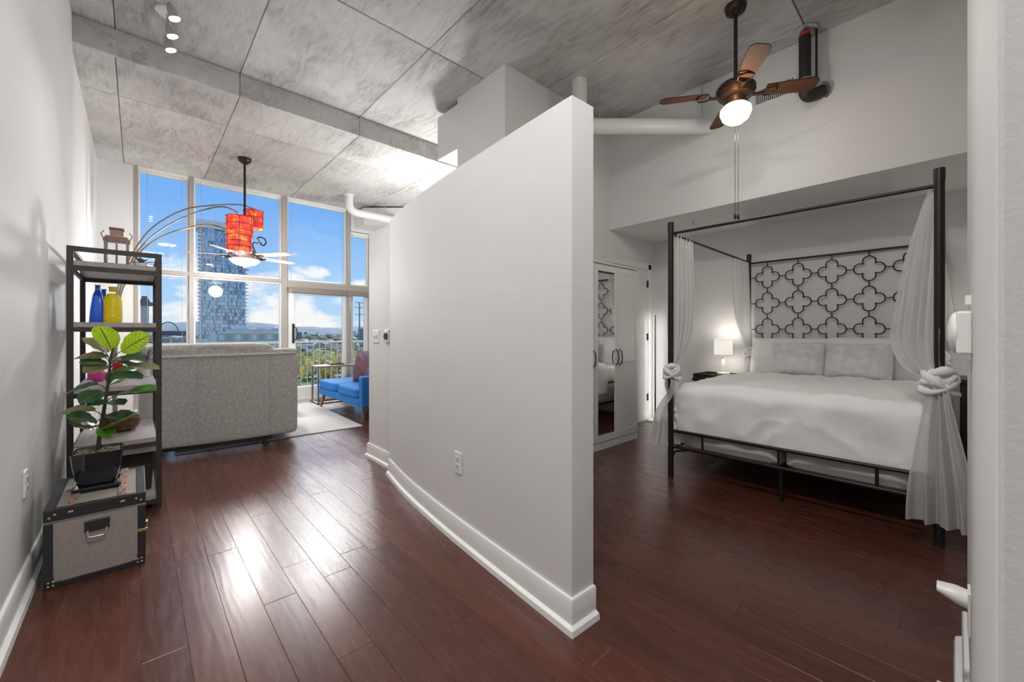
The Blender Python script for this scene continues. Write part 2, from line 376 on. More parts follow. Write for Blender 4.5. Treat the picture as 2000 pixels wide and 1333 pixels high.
def struct(name, mb, mats, label=None, cat=None, parent=None, smooth=False, bevel=0):
    o = obj(name, mb, mats, parent, smooth, bevel)
    if parent is None: o['kind'] = 'structure'
    if label: o['label'] = label
    if cat: o['category'] = cat
    return o
def copy_tree(o, parent=None):
    c = o.copy(); COL.objects.link(c); c.parent = parent
    for ch in list(o.children): copy_tree(ch, c)
    return c
def bez(p0, p1, p2, p3, n=12):
    p0, p1, p2, p3 = map(Vector, (p0, p1, p2, p3)); r = []
    for i in range(n+1):
        t = i/n; r.append(p0*(1-t)**3+p1*3*t*(1-t)**2+p2*3*t*t*(1-t)+p3*t**3)
    return r
def catmull(pts, n=8):
    P = [Vector(p) for p in pts]; out = []
    for i in range(len(P)-1):
        a = P[max(i-1, 0)]; b = P[i]; c = P[i+1]; d = P[min(i+2, len(P)-1)]
        for k in range(n):
            t = k/n; out.append(.5*((2*b)+(c-a)*t+(2*a-5*b+4*c-d)*t*t+(3*b-a-3*c+d)*t**3))
    out.append(P[-1]); return out

# ================================================================== STRUCTURE
XL, XH, XB = -.37, 5.15, 4.127
YB, YS, YW = 2.7835, 4.61, 7.45
Z1, Z2, ZS = 3.608, 3.394, 2.372
XR = 3.6      # right wall of the living room
YR = -1.0     # right wall of the bedroom

# floor with its planks
fl = struct('floor', MB().box(XL-.1, XH+.1, -2.7, YW+.1, -.25, -.014), mat('subfloor', (.02, .012, .01), .8), 'dark cherry hardwood plank floor', 'floor')
PW = .127
sx, cx_ = math.sin(YAW), math.cos(YAW)
def proj(x, y, z=0):
    d = x*sx+y*cx_; l = x*cx_-y*sx
    return (1000+796.8*l/d, 650.4-796.8*(z-1.15)/d, d) if d > .05 else None
def chamfered():
    c = .007
    mb = MB(); vs = [(0, 0, -.014), (1, 0, -.014), (1, 1, -.014), (0, 1, -.014), (0, 0, -.0006), (1, 0, -.0006), (1, 1, -.0006), (0, 1, -.0006), (c, .0015, 0), (1-c, .0015, 0), (1-c, .9985, 0), (c, .9985, 0)]
    mb.add(vs, [(0, 1, 5, 4), (1, 2, 6, 5), (2, 3, 7, 6), (3, 0, 4, 7), (4, 5, 9, 8), (5, 6, 10, 9), (6, 7, 11, 10), (7, 4, 8, 11), (8, 9, 10, 11)])
    return mb.mesh('plank', M_floor)
PLM = chamfered()
planks = []
x = XL
rp = random.Random(3)
while x < XH:
    y = -2.6-rp.random()*1.3
    while y < YW:
        L = rp.choice((.75, 1.0, 1.2, 1.35, 1.6)); y0 = max(y, -2.6); y1 = min(y+L, YW)
        if y1-y0 > .05: planks.append((x, y0, min(PW, XH-x), y1-y0))
        y += L
    x += PW
def plank_score(p):
    x, y, w, l = p; best = 0; n = 0
    for i in range(9):
        yy = y+l*(i+.5)/9; q = proj(x+w/2, yy)
        if q and q[2] > .3 and 0 < q[0] < 2000 and q[1] < 1345:
            xx = x+w/2
            if xx > 1.6 and yy > 2.8 and not (yy > 4 and q[0] < 722): continue
            if xx > 1.36 and q[0] < 1150 and not (yy > 3.6 and q[0] < 722): continue
            n += w*l/9/q[2]**3
    return n
planks.sort(key=plank_score, reverse=True)
rest = MB()
for i, (x, y, w, l) in enumerate(planks):
    if i < 295 and plank_score((x, y, w, l)) > 0:
        o = obj('plank', PLM, None, fl); o.location = (x+.0003, y+.0004, 0); o.scale = (w-.0006, l-.0008, 1)
    else: rest.box(x+.0006, x+w-.0006, y+.0008, y+l-.0008, -.014, 0)
ro = obj('plank_field', rest, M_floor, fl); ro['kind'] = 'stuff'

# ceiling: two concrete slabs with a step, form-board panels
ce = struct('ceiling', MB().box(XL-.1, XH+.1, -2.7, YS, Z1+.012, Z1+.3).box(XL-.1, XH+.1, YS, YW+.15, Z2+.012, Z1+.3), mat('slab_joint', (.10, .095, .09), .9), 'board-formed concrete ceiling with a step down towards the windows', 'ceiling')
def panel(x0, x1, y0, y1, z, g=.0025, c=.004):
    mb = MB(); a, b, e, d = x0+g, x1-g, y0+g*1.7, y1-g*1.7
    vs = [(a, e, z+.03), (b, e, z+.03), (b, d, z+.03), (a, d, z+.03), (a, e, z+c), (b, e, z+c), (b, d, z+c), (a, d, z+c), (a+c, e+c, z), (b-c, e+c, z), (b-c, d-c, z), (a+c, d-c, z)]
    mb.add(vs, [(0, 1, 2, 3), (0, 4, 5, 1), (1, 5, 6, 2), (2, 6, 7, 3), (3, 7, 4, 0), (4, 8, 9, 5), (5, 9, 10, 6), (6, 10, 11, 7), (7, 11, 8, 4), (8, 11, 10, 9)])
    return obj('concrete_panel', mb, M_conc, ce)
xs = [XL-.02, -.133, .717, 1.862, 3.04, 4.19, XH+.05]
for i in range(len(xs)-1):
    for y0, y1 in ((-2.65, -1.45), (-1.45, .82), (.82, 3.09), (3.09, YS)):
        panel(xs[i], xs[i+1], y0, y1, Z1)
    for y0, y1 in ((YS+.001, 5.36), (5.36, YW+.02)):
        panel(xs[i], xs[i+1], y0, y1, Z2)
# vertical face of the step
for a, b in ((XL-.02, .717), (.717, 1.862), (1.862, 3.04), (3.04, XR+.05)):
    obj('step_panel', MB().box(a+.002, b-.002, YS-.012, YS+.03, Z2+.0005, Z1), M_conc, ce, bevel=.004)

# walls
struct('wall_left', MB().box(XL-.15, XL, -2.7, YS+.02, 0, Z1+.02), M_wall, 'long pale grey painted wall beside the trunk and shelf', 'wall')
struct('wall_left_far', MB().box(XL-.15, XL-.012, YS+.028, YW, 0, Z2+.02).box(XL-.15, XL-.02, YS+.02, YS+.028, 0, Z2+.02), M_wall, 'pale wall section beyond the vertical joint, next to the windows', 'wall')
struct('wall_back', MB().box(XL-.1, XH+.1, -2.8, -2.6, 0, Z1+.02), M_wall, 'plain wall behind the viewer', 'wall')
struct('wall_headboard', MB().box(XH, XH+.15, YR-.1, YB+.1, 0, ZS+.1), M_wall, 'pale wall behind the bed headboard', 'wall')
struct('wall_soffit', MB().box(XB, XH+.15, YR-.1, YB, ZS, Z1+.01), M_wall, 'deep boxed soffit above the bed', 'soffit')
struct('wall_bedroom_right', MB().box(2.24, XH, YR-.15, YR, 0, Z1+.01).box(2.14, 2.24, YR-.15, -.17, 0, Z1+.01), M_wall, 'bedroom side wall behind the stub wall', 'wall')
struct('wall_stub', MB().box(.656, 2.24, -.17, -.0275, 0, Z1+.01), M_wall, 'narrow wall end beside the bedroom opening', 'wall', bevel=.006)
struct('wall_chase', MB().box(2.47, XR, YB+.14, 3.535, 2.0, Z1+.005).box(2.47, XR, 3.535, 3.92, 3.08, 3.548).box(2.47, XH+.15, YB, YB+.14, 0, Z1+.005), M_wall, 'tall boxed chase rising to the ceiling with a notched overhang', 'wall')
struct('wall_closet', MB().box(1.59, XR+.1, 3.12, 3.70, 0, 2.07).box(1.59, 2.60, YB, 3.12, 0, 2.07), M_wall, 'short low wall with light switch and thermostat', 'wall')
struct('wall_right_living', MB().box(XR, XR+.15, 3.70, YW+.1, 0, Z2+.02), M_wall, 'living room wall behind the blue sofa', 'wall')
dirx, diry = cx_, -sx
A = (2.95, 7.09); B = (A[0]+dirx*.9, A[1]+diry*.9)
struct('wall_window_soffit', MB().prism([A, B, (XR, YW), (2.95, YW)], 3.06, Z2-.03), M_wall, 'angled white soffit box above the narrow window', 'soffit')
# freestanding curved partition
PF = catmull([(1.237, 1.005, 0), (1.258, 1.27, 0), (1.285, 1.58, 0), (1.318, 1.92, 0), (1.362, 2.28, 0), (1.425, 2.69, 0), (1.517, 3.125, 0)], 4)
PF = [(p.x, p.y) for p in PF]
back = []
for i, p in enumerate(PF):
    a = Vector(PF[max(0, i-1)]); b = Vector(PF[min(len(PF)-1, i+1)]); t = (b-a).normalized(); back.append((p[0]+t.y*.13, p[1]-t.x*.13))
back[0] = (1.368, 1.0)
struct('wall_partition', MB().prism(PF+[(1.64, 3.125)]+back[::-1][1:], 0, 1.3298).prism(PF+[(1.64, 3.125)]+back[::-1][1:], 1.3302, 2.07), M_wall, 'freestanding curved grey partition wall with open top', 'wall', smooth=30)
BASE = [(0, 0), (0.0, .125), (.010, .125), (.014, .118), (.014, .030), (.030, .022), (.034, 0)]
def base(name, plan, label): struct(name, MB().sweep(plan, BASE), M_trim, label, 'baseboard', smooth=30)
base('baseboard_partition', [(1.368+.0, 1.0), (1.237, 1.005)][::1]+PF[1:], 'white baseboard following the curved partition')
base('baseboard_left', [(XL, YS), (XL, -2.6)], 'white baseboard along the long grey wall')
base('baseboard_left_far', [(XL-.012, YW), (XL-.012, YS+.03)], 'white baseboard between shelf and windows')
base('baseboard_closet', [(1.59, 3.15), (1.59, 3.70), (XR, 3.70)], 'white baseboard under the light switch')
base('baseboard_headboard', [(XH, YR), (XH, YB)], 'white baseboard behind the bed')
base('baseboard_stub', [(.66, -.0275), (2.24, -.0275)], 'white baseboard at the stub wall')
base('baseboard_bedroom', [(XH, YB), (2.47, YB)], 'white baseboard behind the wardrobe')

# bedroom door frame behind the wardrobe, with hinges
dr = struct('door_1', MB().box(4.13, 5.0, YB-.006, YB+.01, 0, 1.98), M_ward, 'white door hung beside the wardrobe', 'door')
obj('door_casing', MB().box(5.0, 5.07, YB-.02, YB, 0, 2.06).box(4.05, 5.07, YB-.02, YB, 1.985, 2.06).box(4.02, 5.10, YB-.028, YB, 2.055, 2.075), M_trim, dr, bevel=.003)
for z in (.25, 1.05, 1.75): obj('hinge', MB().cyl(4.998, YB-.014, z, z+.09, .008, seg=8).box(4.975, 4.998, YB-.012, YB-.006, z, z+.09), M_black, dr)

# ------------------------------------------------------------------ window wall
XM = [-.012, .571, 1.775, 2.82, 3.19]   # mullion centres
ww = MB()
ww.box(XL-.15, -.035, YW, YW+.15, -.1, Z2+.03).box(3.23, XR+.1, YW, YW+.15, -.1, Z2+.03).box(-.035, 3.23, YW, YW+.15, -.3, -.012).box(2.86, 3.23, YW, YW+.15, 2.99, Z2+.03)
struct('wall_window', ww, M_wall, 'narrow white wall strips around the tall windows', 'wall')
wn = 0
def window(x0, x1, z0, z1, fr=.03, label='', door=False):
    global wn; wn += 1
    nm = ('window_%d' % wn)
    y0, y1 = YW+.03, YW+.10
    mb = MB().box(x0, x0+fr, y0, y1, z0, z1).box(x1-fr, x1, y0, y1, z0, z1).box(x0+fr, x1-fr, y0, y1, z0, z0+fr).box(x0+fr, x1-fr, y0, y1, z1-fr, z1)
    w = struct(nm, mb, M_trim, label, 'window', bevel=.003)
    obj('pane', MB().box(x0+fr-.004, x1-fr+.004, YW+.062, YW+.068, z0+fr-.004, z1-fr+.004), M_glass, w)
    return w
# heavy mullions and the transom
fm = MB()
fm.box(-.035, .006, YW-.01, YW+.12, 0, Z2)
fm.box(.545, .60, YW-.02, YW+.12, 0, Z2)
fm.box(1.735, 1.815, YW-.02, YW+.12, 0, Z2)
fm.box(2.785, 2.85, YW-.02, YW+.12, 0, Z2)
fm.box(3.19, 3.23, YW-.01, YW+.12, 0, 3.0)
struct('trim_1', fm, M_frame, 'tall painted mullions between the windows', 'mullion', bevel=.004)
tr = MB()
for a, b in ((.006, .545), (.60, 1.735)): tr.box(a, b, YW-.015, YW+.12, 1.965, 2.025)
for a, b in ((1.815, 2.785), (2.85, 3.19)): tr.box(a, b, YW-.015, YW+.12, 1.90, 2.02)
struct('trim_2', tr, M_frame, 'horizontal transom crossing the windows', 'transom', bevel=.004)
hb = MB()
for a, b in ((.006, .545), (.60, 1.735), (1.815, 2.785)): hb.box(a, b, YW-.0, YW+.12, Z2-.04, Z2)
hb.box(2.85, 3.19, YW, YW+.12, 2.94, 3.0)
struct('trim_3', hb, M_trim, 'window heads under the concrete ceiling', 'trim')
for a, b in ((.006, .545), (.60, 1.735), (1.815, 2.785)):
    window(a, b, 2.025, Z2-.04, .022, 'tall upper window pane showing blue sky')
window(2.85, 3.19, 2.02, 2.94, .022, 'narrow upper window under the angled soffit')
window(.006, .545, .12, 1.965, .022, 'lower window behind the shelf unit')
window(.60, 1.735, .12, 1.965, .022, 'wide lower window facing the glass tower')
struct('trim_4', MB().box(-.035, 1.735, YW-.06, YW+.12, -.0, .12), M_trim, 'white sill under the lower windows', 'sill')
# glazed balcony door and side light
d2 = struct('door_2', MB().box(1.815, 1.945, YW+.02, YW+.09, .04, 1.90).box(2.73, 2.785, YW+.02, YW+.09, .04, 1.90).box(1.945, 2.73, YW+.02, YW+.09, .04, .24).box(1.945, 2.73, YW+.02, YW+.09, 1.79, 1.90), M_trim, 'white glazed door to the balcony with black pull handle', 'door', bevel=.004)
obj('pane', MB().box(1.94, 2.735, YW+.05, YW+.056, .235, 1.795), M_glass, d2)
hd = MB().box(1.895, 1.925, YW-.0, YW+.02, .98, 1.30)
hd.tube([(1.915, YW, 1.03), (1.945, YW-.05, 1.05), (1.955, YW-.06, 1.14), (1.945, YW-.05, 1.23), (1.915, YW, 1.25)], .008, 8)
obj('handle', hd, M_black, d2, label='black pull handle')
obj('threshold', MB().box(1.815, 2.785, YW-.03, YW+.12, -.01, .04), M_trim, d2)
window(2.85, 3.19, .04, 1.90, .06, 'narrow side light beside the balcony door')
# blind headrail and cords
vb = thing('window_blind', 'raised brown blind headrail above the balcony door', 'blind', (1.82, YW-.03, 1.86))
obj('headrail', MB().box(0, 1.36, -.06, 0, -.045, .045), mat('blind_brown', (.25, .21, .18), .6), vb, bevel=.004)
for x in (.03, .99): obj('cord', MB().cyl(x, -.065, -.30, 0, .003, seg=6), M_white, vb)
for i, (x, z0, z1) in enumerate(((.10, .12, Z2-.04), (.47, .12, Z2-.04), (.68, .12, Z2-.04), (1.70, .12, Z2-.04), (1.88, 2.02, Z2-.04), (2.70, 2.02, Z2-.04))):
    tag(obj('blind_cord', MB().cyl(x, YW+.004, z0, z1, .0025, seg=6), mat('cord_grey', (.35, .36, .38), .6)), ('thin blind cord beside the corner wall in the narrowest tall window', 'thin blind cord beside the first mullion in the narrow window', 'thin blind cord at the tower side of the wide window', 'thin blind cord at the balcony door side of the wide window', 'thin upper blind cord above the balcony door handle', 'thin upper blind cord above the balcony door hinge side')[i], 'cord', 'window cords')

# ------------------------------------------------------------------ balcony
struct('balcony_floor', MB().box(-1, 6, YW+.12, YW+1.75, -.25, -.06), M_slab, 'concrete balcony slab outside the windows', 'balcony')
br = thing('balcony_railing', 'pale green metal balcony railing with thin vertical bars', 'railing', (0, YW+1.6, 0))
obj('top_rail', MB().box(-1, 6, -.025, .025, .935, .975), M_rail, br, bevel=.006)
obj('bottom_rail', MB().box(-1, 6, -.02, .02, .02, .05), M_rail, br)
bm_ = MB().box(-.007, .007, -.007, .007, .05, .935).mesh('bar', M_rail)
bm2 = MB().box(-.025, .025, -.025, .025, -.06, .935).mesh('rail_post', M_rail)
k = 0; x = -.9
while x < 5.9:
    if k % 8 == 3: o = obj('rail_post', bm2, None, br)
    else: o = obj('bar', bm_, None, br)
    o.location = (x, 0, 0); x += .12; k += 1

# ================================================================== LIVING SIDE OBJECTS
# ------------------------------------------------------------------ etagere shelf
SH = thing('shelf_unit', 'tall narrow shelf unit with dark metal frame and grey-brown boards', 'shelf', (-.095, 3.95, 0))
hx, hy, pw = .2, .385, .014
pm = MB().box(-pw, pw, -pw, pw, 0, 1.668).mesh('post', M_shelfmetal)
for a in (-hx, hx):
    for b in (-hy, hy): obj('post', pm, None, SH).location = (a, b, 0)
ZSH = (1.583, 1.214, .815, .466, .09)
for z in ZSH:
    obj('shelf_board', MB().box(-hx-.012, hx+.012, -hy-.012, hy+.012, z-.03, z), M_shelfwood, SH, bevel=.002) if False else obj('shelf_board', MB().box(-hx+pw, hx-pw, -hy-.013, hy+.013, z-.03, z), M_shelfwood, SH, bevel=.002)
    obj('shelf_rail', MB().box(-hx+pw, hx-pw, -hy-pw, -hy+pw, z-.058, z-.031), M_shelfmetal, SH)
    obj('shelf_rail', MB().box(-hx+pw, hx-pw, hy-pw, hy+pw, z-.058, z-.031), M_shelfmetal, SH)
    for a in (-1, 1): obj('side_rail', MB().box(a*hx-.008, a*hx+.008, -hy+pw, hy-pw, z-.055, z-.031), M_shelfmetal, SH)
for b in (-hy, hy): obj('guard_rail', MB().box(-hx+pw, hx-pw, b-pw, b+pw, 1.64, 1.668), M_shelfmetal, SH)
for a in (-hx, hx): obj('guard_rail', MB().box(a-pw, a+pw, -hy+pw, hy-pw, 1.648, 1.668), M_shelfmetal, SH)

# copper lantern
LN = thing('lantern', 'copper coloured glass lantern with square cap on the top shelf', 'lantern', (-.10, 3.76, 1.583))
obj('base', MB().box(-.06, .06, -.06, .06, 0, .02), M_copper, LN, bevel=.004)
for a in (-.052, .052):
    for b in (-.052, .052): obj('frame_bar', MB().box(a-.007, a+.007, b-.007, b+.007, .02, .17), M_copper, LN)
obj('frame_bar', MB().box(-.005, .005, -.056, -.05, .02, .17), M_copper, LN)
for k, (a, b, c, d) in enumerate(((-.046, .046, -.053, -.051), (-.046, .046, .051, .053), (-.053, -.051, -.046, .046), (.051, .053, -.046, .046))):
    obj('pane', MB().box(a, b, c, d, .02, .17), M_glass, LN)
obj('roof', MB().frustum(.066, .05, .17, .20).frustum(.032, .032, .20, .245).frustum(.038, .034, .245, .258), M_copper, LN, bevel=.003)
obj('bail_handle', MB().tube([(-.062, 0, .18), (-.075, 0, .215), (-.06, 0, .235)], .003, 6).tube([(.062, 0, .18), (.075, 0, .215), (.06, 0, .235)], .003, 6), M_copper, LN)

# leaf mesh
def leaf_mesh(name, L, Wd, m, curl=.25, fold=.25, nseg=9, tipw=1.0):
    mb = MB(); nv = nseg+1; nu = 5; uv = []
    for j in range(nv):
        v = j/nseg; w = Wd*.5*(math.sin(PI*min(1, v*.93+.035))**.62)*(.75+.35*v) if j < nseg else .0008
        for i in range(nu):
            u = i/(nu-1)*2-1
            y = L*v; zz = -curl*L*v*v+fold*abs(u)*w+.012*math.sin(v*22)*abs(u)*Wd*2
            mb.v.append((u*w, y, zz)); uv.append((i/(nu-1), v))
    for j in range(nseg):
        for i in range(nu-1): mb.f.append((j*nu+i, j*nu+i+1, (j+1)*nu+i+1, (j+1)*nu+i)); mb.mi.append(0)
    me = mb.mesh(name, m, smooth=180, recalc=False)
    lay = me.uv_layers.new(name='UVMap')
    for lp in me.loops: lay.data[lp.index].uv = uv[lp.vertex_index]
    return me
def place_leaf(name, base, tip, width, m, parent, origin, up=(0, 0, 1), curl=.2, fold=.25, roll=0):
    b = Vector(base); t = Vector(tip); d = t-b; L = d.length; y = d.normalized(); upv = Vector(up)
    x = y.cross(upv); x = x.normalized() if x.length > .05 else Vector((1, 0, 0)); z = x.cross(y).normalized()
    if roll:
        R = Matrix.Rotation(roll, 3, y); x = R @ x; z = R @ z
    # leaf curls down from a raised base so that its tip ends at the target
    y2 = (d+z*curl*L).normalized(); z2 = x.cross(y2).normalized()
    o = obj(name, leaf_mesh(name, L, width, m, curl, fold), None, parent)
    M = Matrix((x, y2, z2)).transposed().to_4x4(); M.translation = b-Vector(origin)
    o.matrix_basis = M
    return o, M

# small grey plant on the shelf top
GP = thing('small_grey_plant', 'little grey leafy plant beside the copper lantern', 'plant', (.02, 3.80, 1.583))
obj('pot', MB().lathe([(.028, 0), (.036, .045), (.033, .045), (.03, .03), (0, .03)]), M_white, GP, smooth=True)
for k in range(16):
    a = k*2.4; r = .05+.012*(k % 3)
    place_leaf('leaf', (.02, 3.80, 1.62), (.02+r*1.1*math.cos(a), 3.80+r*math.sin(a), 1.625+.012*(k % 4)), .02, M_silverleaf, GP, GP.location, curl=.3)
# bottles
def bottle(name, label, loc, prof, m, square=False, group=None):
    t = thing(name, label, 'bottle', loc, group=group)
    if square:
        mb = MB(); vs = []
        def fn(u, v):
            i = v*(len(prof)-1); a = int(i); b = min(a+1, len(prof)-1); r = prof[a][0]*(1-(i-a))+prof[b][0]*(i-a); z = prof[a][1]*(1-(i-a))+prof[b][1]*(i-a)
            th = 2*PI*u+PI/4; c, s = math.cos(th), math.sin(th); q = (abs(c)**5+abs(s)**5)**(-1/5)
            return (r*q*c, r*q*s, z)
        mb.grid(32, len(prof), fn, closeu=True); mb.f.append(tuple(range(31, -1, -1))); mb.mi.append(0)
        obj('body', mb, m, t, smooth=True)
    else: obj('body', MB().lathe(prof[:-3]), m, t, smooth=True)
    n = prof[-3:]
    obj('neck', MB().lathe([(n[0][0], n[0][1]), (n[1][0], n[1][1]), (n[2][0], n[2][1]), (n[2][0]*.6, n[2][1]), (n[2][0]*.55, n[0][1])], seg=20), m, t, smooth=True)
    return t
bp_ = [(.037, 0), (.040, .006), (.036, .07), (.030, .13), (.022, .185), (.014, .205), (.012, .225), (.012, .24), (.017, .246)]
bottle('blue_bottle', 'tall tapering cobalt blue bottle beside the yellow bottle', (-.19, 3.78, 1.214), bp_, M_blueglass, True, 'coloured glass bottles')
bottle('blue_bottle', 'cobalt blue bottle half hidden behind the yellow bottle', (-.172, 4.02, 1.214), [(a, b*.97) for a, b in bp_], M_blueglass, True, 'coloured glass bottles')
yp = [(.042, 0), (.046, .008), (.046, .08), (.045, .15), (.036, .178), (.022, .192), (.019, .205), (.019, .225), (.022, .236)]
bottle('yellow_bottle', 'dimpled yellow glass bottle standing on the second shelf', (-.118, 3.73, 1.214), yp, M_yellowglass, False, 'coloured glass bottles')
bottle('blue_bottle', 'small cobalt blue bottle behind the pink ornament', (-.232, 4.24, .815), [(a*.9, b*.5) for a, b in bp_], M_blueglass, True, 'coloured glass bottles')
# ornaments
PK = thing('pink_ornament', 'rounded pink petal-shaped ornament on the third shelf', 'ornament', (-.198, 4.01, .815))
obj('body', MB().lathe([(.0, 0), (.03, .004), (.046, .03), (.043, .06), (.025, .082), (0, .088)]), M_pink, PK, smooth=True)
obj('petal', MB().ball((-.01, -.02, .05), .045, .03, .04, disp=.2), M_pink, PK, smooth=True)
RD = thing('red_ornament', 'small glossy red flower-shaped ornament behind the plant stem', 'ornament', (-.107, 4.22, .815))
obj('stem', MB().cyl(0, 0, 0, .06, .006, seg=8), M_stem, RD)
for k in range(4):
    a = k*PI/2+.4
    obj('petal', MB().ball((.016*math.cos(a), .016*math.sin(a), .085), .014, .014, .04, seg=10, rings=7), M_red, RD, smooth=True)
# twig ball / nest on the fourth shelf
TW = thing('twig_nest', 'woven brown twig basket on the fourth shelf', 'basket', (-.085, 3.95, .466))
obj('bowl', MB().lathe([(.04, 0), (.075, .015), (.095, .06), (.088, .105), (.07, .12), (.06, .10), (.05, .03), (0, .025)]), M_twig, TW, smooth=True)
tw = MB(); rt = random.Random(5)
for k in range(46):
    a0 = rt.random()*6.28; zc = .02+rt.random()*.10; tilt = (rt.random()-.5)*.08; L = .8+rt.random()*1.2; pts = []
    for i in range(9):
        a = a0+L*i/8; z = min(.135, max(.004, zc+tilt*(i/8-.5))); rr = .075+.025*math.sin(PI*min(1, z/.125)) + rt.random()*.004
        pts.append((rr*math.cos(a), rr*math.sin(a), z))
    tw.tube(pts, .003, 5)
o = obj('twigs', tw, M_twig, TW); o['kind'] = 'stuff'
# fabric bin on the bottom shelf
BN = thing('storage_bin', 'dark fabric storage bin with pale lining under the shelf', 'bin', (-.06, 3.82, .09))
obj('body', MB().frustum(.13, .15, 0, .29), M_bin, BN, bevel=.012)
obj('lining_rim', MB().box(-.155, .155, -.155, -.147, .26, .30).box(-.155, .155, .147, .155, .26, .30).box(-.155, -.147, -.147, .147, .26, .30).box(.147, .155, -.147, .147, .26, .30), M_white, BN, bevel=.003)
# garland hanging at the rear post
GA = thing('hanging_garland', 'thin trailing garland of pale leaves hanging down the shelf post', 'garland', (.126, 4.312, 1.583))
gp = [(0, 0, .002), (.003, -.004, -.1), (.0, .004, -.3), (.004, 0, -.55), (0, -.004, -.8), (.003, 0, -.95)]
obj('stem', MB().tube(catmull(gp, 5), .0025, 5), M_green, GA)
gl = MB()
for k in range(70):
    z = -.01-k*.0133; a = k*2.4; gl.ball((.009*math.cos(a), .009*math.sin(a), z), .007, .007, .005, seg=6, rings=4)
o = obj('leaves', gl, mat('pale_bead_leaf', (.55, .55, .47), .6), GA, smooth=True); o['kind'] = 'stuff'
# little dark fern behind the shelf, standing on the third board
FN = thing('small_fern', 'small dark fern with spiky fronds beside the shelf post', 'plant', (.04, 4.24, .815))
obj('pot', MB().lathe([(.03, 0), (.042, .07), (.038, .07), (.035, .055), (0, .055)]), M_white, FN, smooth=True)
for k in range(12):
    a = k*.53; place_leaf('frond', (.04, 4.24, .87), (.04+.06*math.cos(a), 4.24+.06*math.sin(a), 1.0+.03*math.sin(k*2)), .016, M_silverleaf, FN, FN.location, curl=.25)

# ------------------------------------------------------------------ trunk
TK = thing('trunk', 'boxy canvas storage trunk with black leather edges and tan straps', 'trunk', (-.139, 3.012, 0))
w, d = .170, .272
obj('body', MB().box(-w+.004, w-.004, -d+.004, d-.004, 0, .292), M_canvas, TK)
obj('lid', MB().box(-w+.004, w-.004, -d+.004, d-.004, .295, .352), M_canvas, TK)
def edge(x0, x1, y0, y1, z0, z1): obj('leather_edge', MB().box(x0, x1, y0, y1, z0, z1), M_leather, TK, bevel=.003)
e = .030
for sy in (-1, 1):
    ya, yb = (-d, -d+.005) if sy < 0 else (d-.005, d)
    edge(-w, w, ya, yb, .302, .355); edge(-w, w, ya, yb, .0, .026)
    for sx_ in (-1, 1):
        xa, xb = (-w, -w+e) if sx_ < 0 else (w-e, w)
        edge(xa, xb, ya, yb, .026, .292)
for sx_ in (-1, 1):
    xa, xb = (-w, -w+.005) if sx_ < 0 else (w-.005, w)
    edge(xa, xb, -d+.005, d-.005, .302, .352); edge(xa, xb, -d+.005, d-.005, 0, .026)
    edge(xa, xb, -d+.005, -d+.035, .026, .292); edge(xa, xb, d-.035, d-.005, .026, .292)
    xa, xb = (-w, -w+.036) if sx_ < 0 else (w-.036, w)
    edge(xa, xb, -d, d, .352, .357)
edge(-w+.036, w-.036, -d, -d+.022, .352, .357); edge(-w+.036, w-.036, d-.022, d, .352, .357)
for xx in (-.085, .085):
    st = obj('strap', MB().box(xx-.016, xx+.016, -d+.01, d-.01, .3565, .3615), M_strap, TK, bevel=.002)
    stud = MB()
    for i in range(9): stud.ball((xx+(.008 if i % 2 else -.008), -d+.03+i*.06, .3615), .005, .005, .003, seg=8, rings=5)
    obj('studs', stud, M_leather, st, smooth=True)
ft = MB()
for xx in (-.152, -.135, -.09, -.082, .082, .09, .135, .152):
    ft.ball((xx, -d, .33 if abs(xx) < .14 else .318), .006, .003, .006, seg=8, rings=5)
for xx in (-.155, -.14, .14, .155): ft.ball((xx, -d, .03), .006, .003, .006, seg=8, rings=5); ft.ball((xx, -d, .013), .006, .003, .006, seg=8, rings=5)
obj('brass_studs', ft, M_brass, TK, smooth=True, label='small brass studs')
for xx in (-1, 1):
    mb = MB(); x0 = xx*w; mb.prism([(x0, -d-.001), (x0-xx*.055, -d-.001), (x0-xx*.055, -d+.004), (x0, -d+.004)], 0, .028)
    mb.prism([(x0, -d-.001), (x0-xx*.032, -d-.001), (x0-xx*.032, -d+.004), (x0, -d+.004)], .028, .055)
    obj('corner_cap', mb, M_leather, TK, bevel=.003)
hn = obj('handle_plate', MB().box(-.042, .042, -d-.007, -d+.003, .222, .272), M_leather, TK, bevel=.004)
obj('handle_ring', MB().tube([(-.032, -d-.01, .228), (-.03, -d-.016, .205), (-.022, -d-.018, .198), (.022, -d-.018, .198), (.03, -d-.016, .205), (.032, -d-.01, .228)], .0035, 8), M_steel, hn)
obj('latch', MB().box(w-.001, w+.008, -d+.05, -d+.085, .15, .19).box(w-.03, w+.008, -d-.004, -d+.002, .162, .176), M_brass, TK, bevel=.002)

# ------------------------------------------------------------------ potted plant
PO = Vector((-.15, 3.005, .3615))
PP = thing('potted_plant', 'rubber plant in a square glossy black pot on the trunk', 'plant', PO)
obj('saucer', MB().frustum(.078, .086, 0, .008).box(-.088, .088, -.088, -.080, .004, .018).box(-.088, .088, .080, .088, .004, .018).box(-.088, -.080, -.080, .080, .004, .018).box(.080, .088, -.080, .080, .004, .018), M_pot, PP, bevel=.002)
pt = MB()
prof = [(.066, .009), (.080, .06), (.090, .12), (.0945, .17), (.096, .186), (.088, .186), (.084, .165)]
def sq(r, z): 
    pts = []
    for k in range(32):
        th = 2*PI*k/32+PI/4; c, s_ = math.cos(th), math.sin(th); q = (abs(c)**9+abs(s_)**9)**(-1/9); pts.append((r*q*c, r*q*s_, z))
    return pts
vs = []; fs = []
for r, z in prof: vs += sq(r, z)
for i in range(len(prof)-1):
    for k in range(32): fs.append((i*32+k, i*32+(k+1) % 32, (i+1)*32+(k+1) % 32, (i+1)*32+k))
